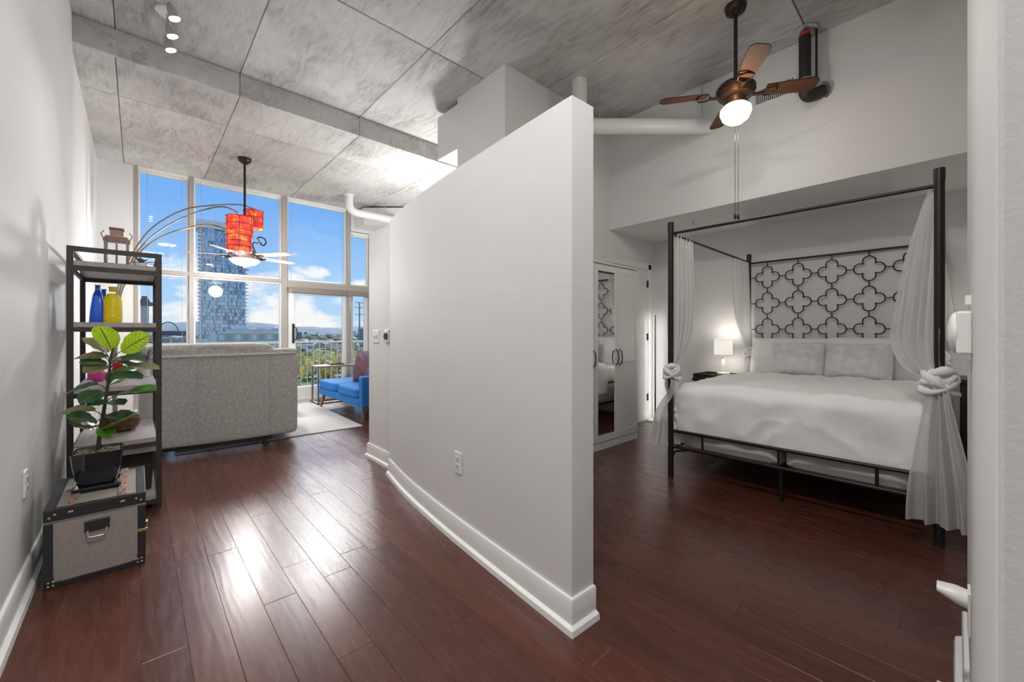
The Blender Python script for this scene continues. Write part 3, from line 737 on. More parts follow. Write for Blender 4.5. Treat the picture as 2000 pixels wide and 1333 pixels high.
fs += [tuple(range(31, -1, -1)), tuple((len(prof)-1)*32+k for k in range(32))]
pt.add(vs, fs); obj('pot', pt, M_pot, PP, smooth=40)
pb = MB(); rr = random.Random(9)
for k in range(150):
    pb.ball((rr.uniform(-.078, .078), rr.uniform(-.078, .078), .168+rr.random()*.01), .007+rr.random()*.006, .006+rr.random()*.005, .005, seg=7, rings=5)
o = obj('pebbles', pb, M_pebble, PP, smooth=True); o['kind'] = 'stuff'
stem = [(-.151, 3.03, .525), (-.145, 3.03, .615), (-.125, 3.015, .776), (-.111, 3.002, .91), (-.103, 2.995, 1.017), (-.091, 2.984, 1.071)]
obj('stem', MB().tube([p-PO for p in catmull(stem, 5)], [.010-.006*i/25 for i in range(26)], 8), M_stem, PP, smooth=True)
LV = [('lime', (-.091, 2.984, 1.038), (-.149, 3.077, 1.186), .085, .05, .9), ('lime', (-.075, 2.964, 1.044), (.048, 2.815, 1.138), .08, .12, -.7),
      ('olive', (-.111, 3.002, 1.034), (-.193, 3.186, 1.123), .08, .1, .4), ('olive', (-.103, 2.995, 1.019), (-.234, 3.084, 1.020), .075, .12, .5),
      ('dark', (-.103, 2.995, .984), (-.218, 3.009, 1.000), .06, .15, .3), ('dark', (-.097, 2.984, 1.017), (.034, 2.937, .981), .08, .12, -.3),
      ('olive', (-.06, 2.957, .984), (.086, 2.821, .958), .05, .15, -.2), ('dark', (-.111, 3.002, .942), (.019, 2.815, .913), .055, .12, .0),
      ('dark', (-.135, 3.02, .888), (-.284, 3.16, .821), .06, .18, .3), ('mid', (-.105, 2.99, .818), (.071, 2.794, .85), .085, .22, -.5),
      ('dark', (-.119, 3.009, .80), (-.183, 2.93, .785), .06, .2, .2), ('olive', (-.145, 3.03, .745), (-.300, 3.16, .727), .07, .2, .3),
      ('olive', (-.145, 3.033, .650), (-.252, 3.02, .699), .09, .3, .6), ('mid', (-.139, 3.027, .630), (-.008, 2.84, .727), .085, .1, -.6),
      ('mid', (-.135, 3.02, .66), (-.105, 2.86, .62), .055, .2, .2), ('dark', (-.13, 3.02, .786), (-.050, 2.872, .781), .06, .2, -.1),
      ('dark', (-.118, 3.005, .87), (-.06, 3.12, .93), .07, .2, .2), ('dark', (-.14, 3.02, .70), (-.20, 3.15, .64), .07, .2, .2),
      ('dark', (-.12, 3.01, .85), (-.21, 2.93, .80), .07, .25, .2), ('mid', (-.105, 2.99, .90), (.0, 3.06, .95), .07, .2, -.2), ('dark', (-.13, 3.02, .72), (-.03, 2.92, .70), .075, .25, -.3), ('dark', (-.14, 3.03, .67), (-.26, 2.98, .73), .08, .25, .3), ('olive', (-.10, 2.99, .98), (-.20, 2.95, .95), .07, .25, .3), ('dark', (-.10, 2.99, .99), (.02, 2.90, 1.02), .075, .3, -.3)]
LM = {'lime': M_leaflime, 'olive': M_leafolive, 'dark': M_leafdark, 'mid': M_leafmid}
def stem_at(z):
    for a, b in zip(stem, stem[1:]):
        if a[2] <= z <= b[2]:
            t = (z-a[2])/(b[2]-a[2]); return Vector(a).lerp(Vector(b), t)
    return Vector(stem[-1])
for kind, b, t, wd, curl, roll in LV:
    p = stem_at(max(.535, b[2]-.035)); b = Vector(b); t = Vector(t); mid = b.lerp(t, .12)
    lf, M = place_leaf('leaf', mid, t, wd*1.4, LM[kind], PP, PO, up=(.15, -.95, .25) if kind == 'lime' else (.1, -.62, .78), curl=curl*.8, roll=roll*.35)
    M = M.inverted()
    obj('leaf_stalk', MB().tube([M @ (q-PO) for q in (p, p.lerp(mid, .5)+Vector((0, 0, .006)), mid+(t-mid)*.03)], [.0032, .0025, .002], 6), M_stem, lf)

# ------------------------------------------------------------------ grey sofa seen from behind
SF = thing('grey_sofa', 'grey chenille reclining loveseat seen from behind', 'sofa', (.635, 4.835, 0), math.radians(-6.0))
def puff(x0, x1, y0, y1, z0, z1, p=6.0, n=20, amp=.0, seed=0):
    c = Vector(((x0+x1)/2, (y0+y1)/2, (z0+z1)/2)); h = Vector(((x1-x0)/2, (y1-y0)/2, (z1-z0)/2))
    mb = MB()
    def add_face(ax, sgn):
        def fn(u, v):
            a, b = 2*u-1, 2*v-1; q = [0, 0, 0]; q[ax] = sgn; q[(ax+1) % 3] = a; q[(ax+2) % 3] = b
            q = Vector(q); k = (abs(q.x)**p+abs(q.y)**p+abs(q.z)**p)**(1/p); q = q/k
            d = Vector((q.x*h.x, q.y*h.y, q.z*h.z))
            if amp: d = d*(1+amp*mnoise.noise(q*1.7+Vector((seed, 0, 0))))
            return c+d
        mb.grid(n, n, fn)
    for ax in range(3):
        for sgn in (-1, 1): add_face(ax, sgn)
    return mb
def softbox(name, *a, m=None, parent=None, **kw):
    mb = puff(*a, **kw); me = mb.mesh(name, m)
    bm = bmesh.new(); bm.from_mesh(me); bmesh.ops.remove_doubles(bm, verts=bm.verts, dist=1e-5); bmesh.ops.recalc_face_normals(bm, faces=bm.faces); bm.to_mesh(me); bm.free()
    me.polygons.foreach_set('use_smooth', [True]*len(me.polygons))
    o = bpy.data.objects.new(name, me); COL.objects.link(o)
    if parent: o.parent = parent
    return o
softbox('back_panel', -.635, .635, 0, .13, .085, .945, m=M_sofa, parent=SF, p=26, amp=.012)
softbox('head_cushion', -.635, .425, .02, .26, .88, 1.045, m=M_sofa, parent=SF, p=5, amp=.05)
softbox('wing', .40, .632, .01, .24, .86, .985, m=M_sofa, parent=SF, p=6, amp=.02)
obj('piping', MB().tube([(-.62, -.002, .918), (-.2, -.006, .924), (.2, -.006, .926), (.62, -.002, .932)], .005, 6), M_sofa, SF, smooth=True)
for x_ in (-.22, .375): obj('seam', MB().tube([(x_, -.004, .12), (x_, -.0065, .5), (x_, -.004, .90)], .0025, 6), M_sofa, SF, smooth=True)
for s_ in (-1, 1): softbox('arm', s_*.635-(.0 if s_ < 0 else .16), s_*.635+(.16 if s_ < 0 else 0), .1, .88, .10, .62, m=M_sofa, parent=SF, p=7)
softbox('seat_cushion', -.475, .475, .12, .90, .22, .48, m=M_sofa, parent=SF, p=6)
obj('base_frame', MB().box(-.60, .40, .03, .07, .05, .09).box(-.60, .58, .75, .79, .05, .09).box(-.58, -.54, .07, .75, .055, .085).box(.36, .40, .07, .75, .055, .085), M_black, SF)
for x_, y_ in ((-.56, .03), (.33, .03), (-.56, .75), (.5, .75)):
    obj('leg', MB().tube([(x_, y_+.03, .09), (x_, y_+.015, .0 if y_ < .1 else .0135)], [.02, .016], 10), M_black, SF, smooth=True)
obj('recliner_lever', MB().box(.637, .655, .34, .44, .36, .41).tube([(.645, .39, .40), (.66, .37, .47), (.66, .35, .50)], .009, 8), M_dark, SF)

# coffee table behind the sofa
CT = thing('coffee_table', 'low coffee table with slanted dark legs behind the grey sofa', 'table', (1.10, 6.25, .013))
obj('table_top', MB().box(-.46, .46, -.24, .24, .38, .41), M_walnut, CT, bevel=.004)
for a in (-1, 1):
    for b in (-1, 1): obj('leg', MB().tube([(a*.40, b*.18, .385), (a*.48, b*.21, 0)], [.02, .013], 8), M_shelfmetal, CT, smooth=True)

# rug
rg = obj('area_rug', MB().box(-.92, .86, 0, 2.42, 0, .012), M_rug, bevel=.004)
rg.location = (1.18, 4.94, .0005); rg.rotation_euler = (0, 0, math.radians(-1.6)); tag(rg, 'pale grey woven rug lying under the sofas', 'rug')

# blue sofa
BS = thing('blue_sofa', 'bright blue upholstered sofa with tapered wooden legs', 'sofa', (2.08, 5.03, 0))
obj('frame', MB().box(.0, .80, .13, 1.70, .20, .30), M_blue, BS, bevel=.012)
softbox('seat_cushion', -.015, .66, .14, .915, .285, .432, m=M_blue, parent=BS, p=7, amp=.02)
softbox('seat_cushion', -.015, .66, .925, 1.71, .285, .432, m=M_blue, parent=BS, p=7, amp=.02, seed=3)
obj('armrest', MB().box(-.005, .80, 0, .13, .20, .595), M_blue, BS, bevel=.02)
obj('backrest', MB().box(.64, .82, .13, 1.70, .30, .80), M_blue, BS, bevel=.03)
for a, b, dx, dy in ((.06, .10, -.03, -.02), (.06, 1.60, -.04, .05), (.74, .10, .03, -.02), (.74, 1.60, .03, .04)):
    obj('leg', MB().tube([(a, b, .21), (a+dx, b+dy, 0)], [.026, .015], 12), M_walnut, BS, smooth=True)
# cushion on it
def pillow(name, W_, H_, T_, m, n=22, amp=.0, seed=0):
    mb = MB()
    for sg in (-1, 1):
        def fn(u, v):
            a, b = 2*u-1, 2*v-1; ea = 1-abs(a)**2.6; eb = 1-abs(b)**2.6
            t = max(0, ea*eb)**.5; pinch = 1-.07*(abs(a)**2)*(1-abs(b)**2) ; pinch2 = 1-.07*(abs(b)**2)*(1-abs(a)**2)
            k = amp*mnoise.noise(Vector((a*2+seed, b*2, sg*.7)))*t
            return (a*W_/2*pinch2, sg*(T_/2*t+.002)+k, b*H_/2*pinch+H_/2)
        mb.grid(n, n, fn)
    return mb.mesh(name, m, smooth=70)
def cushion_mat():
    m = bpy.data.materials.new('sunset_print'); m.use_nodes = True; t = m.node_tree; b = t.nodes['Principled BSDF']
    c = N(t, 'ShaderNodeTexCoord'); n = N(t, 'ShaderNodeTexNoise'); n.inputs['Scale'].default_value = 5; n.inputs['Distortion'].default_value = 1.5; n.inputs['Detail'].default_value = 4
    t.links.new(c.outputs['Object'], n.inputs['Vector'])
    r = ramp(t, [(.3, (.05, .025, .035)), (.45, (.13, .05, .045)), (.55, (.10, .06, .12)), (.7, (.15, .17, .28))]); t.links.new(n.outputs['Fac'], r.inputs[0]); t.links.new(r.outputs[0], b.inputs['Base Color']); b.inputs['Roughness'].default_value = .8
    return m
cu = obj('throw_pillow', pillow('throw_pillow', .46, .46, .17, cushion_mat(), amp=.01), None)
cu.location = (2.46, 5.86, .430); cu.rotation_euler = (math.radians(-14), 0, math.radians(-62)); tag(cu, 'multicoloured purple and rust throw pillow on the blue sofa', 'pillow')

# side table by the balcony door
ST = thing('side_table', 'C-shaped side table with thin steel frame near the balcony door', 'table', (2.12, 6.92, 0))
obj('table_top', MB().box(0, .62, 0, .34, .585, .612), mat('greyed_wood', (.20, .17, .15), .5), ST, bevel=.003)
for y_ in (.02, .32):
    obj('frame', MB().box(.01, .035, y_-.012, y_+.012, .0, .585).box(.035, .60, y_-.012, y_+.012, .0, .024), M_steel, ST)
obj('cross_bar', MB().box(.012, .034, .032, .308, 0, .022), M_steel, ST)
obj('leg', MB().box(.575, .60, .008, .032, .024, .585), M_steel, ST)
tag(obj('tray', MB().box(2.36, 2.58, 7.02, 7.16, .612, .626).box(2.36, 2.58, 7.02, 7.03, .626, .634).box(2.36, 2.58, 7.15, 7.16, .626, .634), M_espresso), 'small dark tray lying on the steel side table', 'tray')

# ------------------------------------------------------------------ arc lamp with three orange shades
AO = Vector((-.17, 6.0, 0))
AL = thing('arc_floor_lamp', 'arc floor lamp with three curved arms and glowing orange drum shades', 'lamp', AO)
obj('base', MB().lathe([(.145, 0), (.15, .012), (.15, .035), (.13, .05), (.03, .055), (.022, .09), (0, .09)]), M_black, AL, smooth=True)
arms = [[(-.169, 6.02, 1.477), (-.13, 6.039, 1.727), (-.026, 6.065, 2.046), (.135, 6.122, 2.347), (.411, 6.207, 2.613), (.708, 6.206, 2.731), (.998, 6.348, 2.83), (1.168, 6.52, 2.85)],
        [(-.153, 6.006, 1.477), (-.106, 6.017, 1.727), (-.001, 6.043, 2.035), (.177, 6.082, 2.295), (.451, 6.102, 2.538), (.74, 6.041, 2.681), (.91, 6.062, 2.657), (.942, 6.06, 2.61)],
        [(-.137, 5.991, 1.477), (-.09, 6.002, 1.699), (.015, 6.028, 2.018), (.199, 6.063, 2.232), (.403, 6.079, 2.363), (.619, 6.13, 2.46), (.80, 6.14, 2.445), (.918, 5.97, 2.35)]]
for k, a in enumerate(arms):
    low = [(-.18+.012*k, 6.0-.006*k+.006, .08), (-.19+.012*k, 6.0+.006-.006*k, .8)]
    obj('arm', MB().tube([p-AO for p in catmull(low+a, 6)], .0085, 8), mat('lamp_arm_metal', (.20, .17, .14), .4, metal=.6), AL, smooth=True)
for (c, r, h) in (((.942, 6.06, 2.477), .145, .235), ((.918, 5.945, 2.244), .132, .19), ((1.174, 6.525, 2.699), .12, .235)):
    c = Vector(c)-AO
    sh = obj('shade', MB().lathe([(r, c.z-h/2), (r, c.z+h/2), (r-.004, c.z+h/2), (r-.004, c.z-h/2), (r, c.z-h/2)], c.x, c.y, 32, caps=False), M_redshade, AL, smooth=True)
    wr = MB()
    for z in (-h/2, -h/2+h*.28, -h/2+h*.6, h/2): wr.tube([(c.x+(r+.002)*math.cos(t), c.y+(r+.002)*math.sin(t), c.z+z) for t in [2*PI*i/32 for i in range(32)]], .0035, 5, closed=True)
    for i in range(6):
        t = i*PI/3+.35; wr.tube([(c.x+(r+.002)*math.cos(t), c.y+(r+.002)*math.sin(t), c.z-h/2), (c.x+(r+.002)*math.cos(t), c.y+(r+.002)*math.sin(t), c.z+h/2)], .003, 5)
    obj('wire_frame', wr, mat('shade_wire', (.10, .025, .02), .5), sh)
    obj('socket', MB().cyl(c.x, c.y, c.z+h*.25, c.z+h/2+.05, .025, seg=14).tube([(c.x-r+.005, c.y, c.z+h/2-.01), (c.x+r-.005, c.y, c.z+h/2-.01)], .004, 6), M_steel, sh, smooth=True)
    obj('bulb', MB().ball((c.x, c.y, c.z), .04, .04, .055), M_glow, sh, smooth=True)
    lamp('arc_lamp_bulb', 'POINT', (c.x+AO.x, c.y+AO.y, c.z-h/2-.02), 1, color=(1, .85, .7), shadow_soft_size=.05)

# unseen uplight added behind the blue sofa to bounce light off the ceiling
TC = thing('added_uplight', 'added upward-facing fill lamp in the corner behind the blue sofa', 'lamp', (3.25, 4.85, 0))
obj('base', MB().lathe([(.13, 0), (.13, .015), (.03, .03), (0, .03)]), M_bronze, TC, smooth=30)
obj('pole', MB().cyl(0, 0, .03, 1.72, .012, seg=12), M_bronze, TC, smooth=True)
obj('bowl', MB().lathe([(.02, 1.70), (.10, 1.73), (.17, 1.80), (.165, 1.80), (.095, 1.74), (0, 1.72)]), M_ceramic, TC, smooth=True)
tl_ = lamp('added_uplight_bulb', 'AREA', (3.25, 4.85, 1.82), 20, shape='DISK', size=.30, color=(1, .985, .96)); aim(tl_, (0, 0, 1))
# ------------------------------------------------------------------ ceiling fans
def blade_mesh(m, r0, r1, w0, w1, th=.008, pitch=.2, rnd_=.5):
    mb = MB(); n = 12; top = []; 
    for i in range(n+1):
        t = i/n; x = r0+(r1-r0)*t; w = (w0+(w1-w0)*t)/2
        if t > .86: w *= max(.02, 1-((t-.86)/.14)**2*rnd_)
        top.append((x, w))
    vs = []; fs = []
    for zz in (th/2, -th/2):
        for x, w in top:
            for s_ in (-1, 1): vs.append((x, s_*w, zz-s_*w*math.tan(pitch)))
    m_ = 2*(n+1)
    for i in range(n):
        a = 2*i; fs += [(a, a+1, a+3, a+2), (m_+a, m_+a+2, m_+a+3, m_+a+1), (a, a+2, m_+a+2, m_+a), (a+1, m_+a+1, m_+a+3, a+3)]
    fs += [(0, m_, m_+1, 1), (2*n, 2*n+1, m_+2*n+1, m_+2*n)]
    mb.add(vs, fs); return mb.mesh('blade', m)
def fan(name, label, loc, ceil, mot_z, R, ang0, nb, mblade, mbody, bowl, scroll=False, blade_w=(.10, .14)):
    o = thing(name, label, 'ceiling fan', loc); Z0 = loc[2]
    L = lambda z: z-Z0
    obj('canopy', MB().lathe([(.075, 0), (.075, -.012), (.065, -.045), (.03, -.07), (.014, -.075)]), mbody, o, smooth=True)
    obj('downrod', MB().cyl(0, 0, L(mot_z)+.07, -.06, .0135, seg=14), M_black if not scroll else M_bronze, o, smooth=True)
    if not scroll:
        obj('motor', MB().lathe([(.016, L(mot_z)+.10), (.03, L(mot_z)+.085), (.04, L(mot_z)+.075), (.115, L(mot_z)+.06), (.135, L(mot_z)+.03), (.135, L(mot_z)), (.115, L(mot_z)-.03), (.07, L(mot_z)-.045), (.06, L(mot_z)-.075), (.085, L(mot_z)-.085), (.085, L(mot_z)-.10), (0, L(mot_z)-.10)], seg=36), M_fanbronze, o, smooth=30)
        obj('light_bowl', MB().lathe([(.082, L(mot_z)-.095), (.105, L(mot_z)-.12), (.108, L(mot_z)-.15), (.09, L(mot_z)-.195), (.05, L(mot_z)-.225), (0, L(mot_z)-.235)], seg=32), bowl, o, smooth=True)
    else:
        obj('motor', MB().lathe([(.016, L(mot_z)+.09), (.05, L(mot_z)+.085), (.15, L(mot_z)+.06), (.18, L(mot_z)+.02), (.17, L(mot_z)-.02), (.10, L(mot_z)-.035), (.05, L(mot_z)-.05), (0, L(mot_z)-.05)], seg=36), mat('fan_plum', (.17, .15, .20), .4), o, smooth=30)
        obj('light_bowl', MB().lathe([(.10, L(mot_z)-.035), (.17, L(mot_z)-.05), (.165, L(mot_z)-.07), (.12, L(mot_z)-.105), (.06, L(mot_z)-.125), (.02, L(mot_z)-.13), (.012, L(mot_z)-.15), (0, L(mot_z)-.152)], seg=32), bowl, o, smooth=True)
    bmsh = blade_mesh(mblade, .20, R, blade_w[0], blade_w[1])
    for k in range(nb):
        a = ang0+2*PI*k/nb
        b = obj('blade', bmsh, None, o); b.location = (0, 0, L(mot_z)); b.rotation_euler = (0, 0, a)
        ir = MB()
        if scroll:
            for s_ in (-1, 1):
                ir.tube([(.13, s_*.02, -.02), (.18, s_*.05, -.03), (.23, s_*.06, -.02), (.26, s_*.035, -.012), (.24, s_*.015, -.012), (.215, s_*.03, -.02)], .007, 6)
            ir.box(.10, .27, -.012, .012, -.018, -.008)
        else:
            ir.box(.08, .19, -.014, .014, -.03, -.018)
            ir.tube([(.17, 0, -.02), (.20, .045, -.014), (.25, .05, -.012), (.27, 0, -.012), (.25, -.05, -.012), (.20, -.045, -.014)], .007, 6, closed=True)
        obj('blade_iron', ir, M_bronze if scroll else M_fanbronze, b)
    return o
FB = fan('ceiling_fan', 'bronze ceiling fan with walnut blades and lit bowl above the bed', (3.316, 1.123, Z1), Z1, 2.955, .54, math.radians(-55.4), 4, M_fanblade, M_bronze, M_bowl)
for dx, dy in ((-.012, .0), (.018, -.012)):
    ch = obj('pull_chain', MB().cyl(dx, dy, 2.03-Z1, 2.75-Z1, .0016, seg=6), M_bronze, FB)
    obj('chain_knob', MB().lathe([(.003, 2.045-Z1), (.009, 2.03-Z1), (.009, 2.012-Z1), (.004, 2.002-Z1)], dx, dy, 10), M_black, ch, smooth=True)
lamp('bed_fan_bulb', 'POINT', (3.316, 1.123, 2.64), 3.6, color=(1, .96, .90), shadow_soft_size=.08)
lamp('bed_fan_uplight', 'POINT', (3.316-.16, 1.123-.05, 2.83), 1.0, color=(1, .58, .26), shadow_soft_size=.04)
FL2 = fan('ceiling_fan', 'pale-bladed ceiling fan with scroll brackets and amber bowl near the windows', (1.018, 6.195, Z2), Z2, 2.14, .68, math.radians(204-42.6), 5, M_fanpale, M_bronze, M_bowl2, scroll=True, blade_w=(.085, .11))
lamp('living_fan_bulb', 'POINT', (1.018, 6.195, 1.88), 32, color=(1, .99, .975), shadow_soft_size=.10)
# loose wrought-iron scroll on the living fan's bracket
sc_ = [(.10, -.092, -1.20), (.075, -.069, -1.12), (.09, -.083, -1.08), (.12, -.11, -1.09), (.135, -.124, -1.06), (.12, -.11, -1.03), (.15, -.138, -1.01), (.19, -.174, -1.04), (.20, -.184, -1.09), (.175, -.161, -1.12), (.15, -.138, -1.10), (.16, -.147, -1.075)]
obj('scroll', MB().tube(catmull(sc_, 4), .008, 6), M_bronze, FL2, smooth=True)

# ------------------------------------------------------------------ track spots on the ceiling
TR = thing('track_spotlight', 'white ceiling spotlight bar with three bright heads', 'light', (.17, 4.08, Z1))
obj('ceiling_plate', MB().lathe([(.075, 0), (.075, -.012), (.06, -.025), (0, -.025)]), M_white, TR, smooth=True)
obj('bar', MB().tube([(0, -.32, -.06), (.01, 0, -.065), (.0, .26, -.06)], .008, 8).cyl(0, 0, -.065, -.02, .01, seg=8), M_steel, TR, smooth=True)
for y_ in (-.23, .01, .22):
    hd_ = obj('spot_head', MB().tube([(.0, y_, -.065), (.012, y_, -.11), (.03, y_+.005, -.165)], [.01, .028, .036], 16, caps=True), M_steel, TR, smooth=True)
    obj('lens', MB().tube([(.030, y_+.005, -.164), (.0325, y_+.005, -.170)], .034, 16), M_spot, hd_)
    sp = lamp('spot_bulb', 'SPOT', (.17+.035, 4.08+y_+.005, Z1-.19), 28, color=(1, .98, .95), spot_size=math.radians(85), spot_blend=.6, shadow_soft_size=.04)
    aim(sp, {-.23: (.25, -.6, -1), .01: (.15, -.45, -1), .22: (.25, .55, -1)}[y_])

# overhead fill lamp added out of view to brighten the bed and walls
HL = thing('added_overhead_fill', 'added round flush fill lamp above the hall', 'light', (.60, .55, Z1))
obj('rim', MB().lathe([(.22, 0), (.22, -.02), (.20, -.03), (0, -.03)]), M_white, HL, smooth=30)
obj('diffuser', MB().lathe([(.20, -.03), (.17, -.05), (.09, -.062), (0, -.065)]), M_bowl, HL, smooth=True)
hl_ = lamp('added_overhead_bulb', 'AREA', (.60, .55, Z1-.075), 19, shape='DISK', size=.38, color=(1, .99, .97)); aim(hl_, (0, 0, -1))

# ------------------------------------------------------------------ pipes
def pipe(name, label, pts, r, m, n=1):
    t = thing(name, label, 'pipe', pts[0]); p0 = Vector(pts[0])
    obj('pipe_run', MB().tube([Vector(p)-p0 for p in pts], r, 20), m, t, smooth=True); return t, p0
def elbow(a, b, c, r, n=8):
    a, b, c = map(Vector, (a, b, c)); p = b+(a-b).normalized()*r; q = b+(c-b).normalized()*r
    return [a]+[p*(1-t)**2+b*2*t*(1-t)+q*t*t for t in [i/n for i in range(n+1)]]+[c]
lp, p0 = pipe('living_pipe', 'white painted pipe bending down from the ceiling beside the windows', elbow((2.53, 6.66, Z2), (2.53, 6.66, 3.12), (3.5, 6.66, 3.12), .14), .062, M_pipe)
obj('hanger_rod', MB().cyl(.62, 0, 3.12-Z2+.06, 0, .005, seg=6), M_steel, lp)
obj('pipe_collar', MB().cyl(.0, 0, -.018, -.001, .085), M_pipe, lp)
dx_, dy_ = cx_, -sx
e0 = Vector((4.135, 1.607, 3.165))
far = e0-Vector((dx_, dy_, 0))*1.30
bpipe, p0 = pipe('bedroom_pipe', 'white painted pipe running from the ceiling into the soffit wall', elbow((far.x, far.y, Z1), (far.x, far.y, 3.165), tuple(e0), .14), .073, M_pipe)
for t_ in (.15, .92):
    q = far.lerp(e0, t_)-Vector((far.x, far.y, Z1)); obj('hanger_rod', MB().cyl(q.x, q.y, 3.165-Z1+.072, 0, .005, seg=6), M_steel, bpipe)
q = e0-Vector((far.x, far.y, Z1)); obj('wall_collar', MB().tube([q-Vector((dx_, dy_, 0))*.30, q-Vector((dx_, dy_, 0))*.26], .077, 20), M_pipe, bpipe, smooth=True)
SP = thing('sprinkler_pipe', 'black sprinkler riser with red cap elbowing into the soffit wall', 'pipe', (3.985, .83, Z1))
obj('ceiling_flange', MB().lathe([(.085, 0), (.085, -.012), (.05, -.03), (0, -.03)]), M_steel, SP, smooth=True)
obj('red_cap', MB().cyl(0, 0, -.055, -.026, .036), M_sprred, SP, smooth=True)
obj('riser', MB().cyl(0, 0, -.46, -.055, .042), M_blackpipe, SP, smooth=True)
obj('cone_fitting', MB().lathe([(.043, -.40), (.05, -.42), (.075, -.47), (.075, -.485), (.05, -.49)]), M_steel, SP, smooth=True)
obj('elbow', MB().tube(catmull([(0, 0, -.44), (.0, -.005, -.50), (.03, -.02, -.53), (.08, -.05, -.515), (.141, -.085, -.48)], 6), .05, 18), M_blackpipe, SP, smooth=True)
obj('wall_flange', MB().tube([(.136, -.082, -.482), (.142, -.085, -.48)], .075, 20), M_steel, SP)
obj('side_rod', MB().cyl(.035, -.07, -.46, 0, .008, seg=8), M_blackpipe, SP)
# wall vent
VT = thing('wall_vent', 'white slatted air vent on the soffit wall behind the fan', 'vent', (XB, 1.08, 3.27))
obj('vent_frame', MB().box(-.012, 0, -.165, .165, -.075, -.062).box(-.012, 0, -.165, .165, .062, .075).box(-.012, 0, -.165, -.15, -.062, .062).box(-.012, 0, .15, .165, -.062, .062), M_white, VT, bevel=.002)
obj('backing', MB().box(-.002, 0, -.15, .15, -.062, .062), M_dark, VT)
sl = MB().box(-.01, -.003, -.003, .003, -.062, .062).mesh('slat', M_white)
for i in range(20): obj('slat', sl, None, VT).location = (0, -.1425+i*.015, 0)
# soffit sprinkler
SS = thing('soffit_sprinkler', 'small sprinkler head under the soffit', 'sprinkler', (4.474, 1.944, ZS))
obj('escutcheon', MB().lathe([(.035, 0), (.033, -.006), (.012, -.010), (0, -.010)]), M_white, SS, smooth=True)
obj('head', MB().cyl(0, 0, -.04, -.008, .008, seg=10).cyl(0, 0, -.045, -.04, .02, seg=14), M_steel, SS)

# ------------------------------------------------------------------ switches and outlets
def plate(name, label, loc, rotz, kind):
    # local: plate in the xz plane facing -y
    t = thing(name, label, 'outlet' if kind == 'outlet' else 'switch', loc, rotz)
    wd = .06 if kind == 'switch2' else .036
    obj('cover_plate', MB().box(-wd, wd, -.007, 0, -.058, .058), M_white, t, bevel=.003)
    if kind == 'outlet':
        for z in (-.02, .02):
            rc = obj('receptacle', MB().box(-.017, .017, -.009, -.006, z-.014, z+.014), M_white, t, bevel=.003)
            obj('slots', MB().box(-.008, -.005, -.0096, -.0088, z-.004, z+.007).box(.005, .008, -.0096, -.0088, z-.004, z+.007).cyl(0, -.0092, z-.010, z-.006, .002, seg=6), M_dark, rc)
    else:
        for x_ in ((-.023, .023) if kind == 'switch2' else (0,)):
            obj('toggle', MB().box(x_-.006, x_+.006, -.018, -.006, -.002, .016), M_white, t, bevel=.002)
            obj('toggle_slot', MB().box(x_-.008, x_+.008, -.0078, -.0065, -.018, .018), mat('slot_grey', (.35, .34, .33), .6), t)
    return t
i = 9
a = Vector(PF[12]); 
for j in range(len(PF)-1):
    if PF[j][1] <= 1.865 <= PF[j+1][1]:
        a, b = Vector(PF[j]), Vector(PF[j+1]); q = a.lerp(b, (1.865-a.y)/(b.y-a.y)); ang = math.atan2(b.y-a.y, b.x-a.x)
plate('wall_outlet', 'white wall outlet on the curved partition', (q.x, q.y, .43), ang-PI, 'outlet')
plate('light_switch', 'white double light switch plate on the short wall', (1.59, 3.545, 1.115), -PI/2, 'switch2')
plate('wall_outlet', 'white wall outlet on the long wall beside the trunk', (XL, 2.80, .48), PI/2, 'outlet')
TH = thing('thermostat', 'small round-faced thermostat beside the light switch', 'thermostat', (1.59, 3.31, 1.12), -PI/2)
obj('housing', MB().box(-.035, .035, -.02, 0, -.055, .055), M_white, TH, bevel=.006)
obj('dial', MB().tube([(.005, -.02, 0), (.005, -.032, 0)], [.03, .027], 24), M_dark, TH, smooth=True)
# alarm chime on the stub wall
YST = -.0275
CH = thing('alarm_chime', 'white domed alarm device mounted at head height on the stub wall', 'alarm', (1.60, YST, 1.15), PI)
obj('housing', MB().box(-.055, .055, -.028, 0, -.055, .055), M_white, CH, bevel=.005)
obj('dome', MB().tube([(0, -.026, 0), (0, -.034, 0), (0, -.040, 0), (0, -.044, 0)], [.056, .052, .04, .02], 28), M_white, CH, smooth=True)
obj('label_panel', MB().box(-.0565, -.0548, -.026, -.006, -.035, .035), mat('label_print', (.45, .44, .43), .6), CH)
for z in (-.085, .085): obj('clip', MB().box(.0, .012, -.012, 0, z-.012, z+.012), M_white, CH, bevel=.002)
NL = thing('night_light', 'white plug-in night light low on the stub wall', 'night light', (1.72, YST, .40), PI)
obj('outlet_plate', MB().box(-.036, .036, -.006, 0, -.09, .03), M_white, NL, bevel=.002)
nb_ = MB()
nb_.grid(20, 9, lambda u, v: (.030*math.cos(2*PI*u)*(1-.55*max(0, v-.4)**1.5), -.006-.060*v, .0+.024*math.sin(2*PI*u)*(1-.75*max(0, v-.35))+.012*v), closeu=True)
nb_.f.append(tuple(8*20+k for k in range(20))); nb_.mi.append(0)
obj('body', nb_, M_white, NL, smooth=True)
HR = thing('baseboard_heater', 'low white baseboard heater cover beside the stub wall', 'heater', (1.15, YST+.034, 0))
obj('cover', MB().box(-.40, .55, 0, .022, .02, .135).box(-.40, .55, .022, .03, .02, .115), M_trim, HR, bevel=.004)
obj('end_cap', MB().box(.55, .565, 0, .032, 0, .14), M_trim, HR, bevel=.003)
obj('foot', MB().box(-.38, -.35, 0, .02, 0, .02), M_trim, HR)

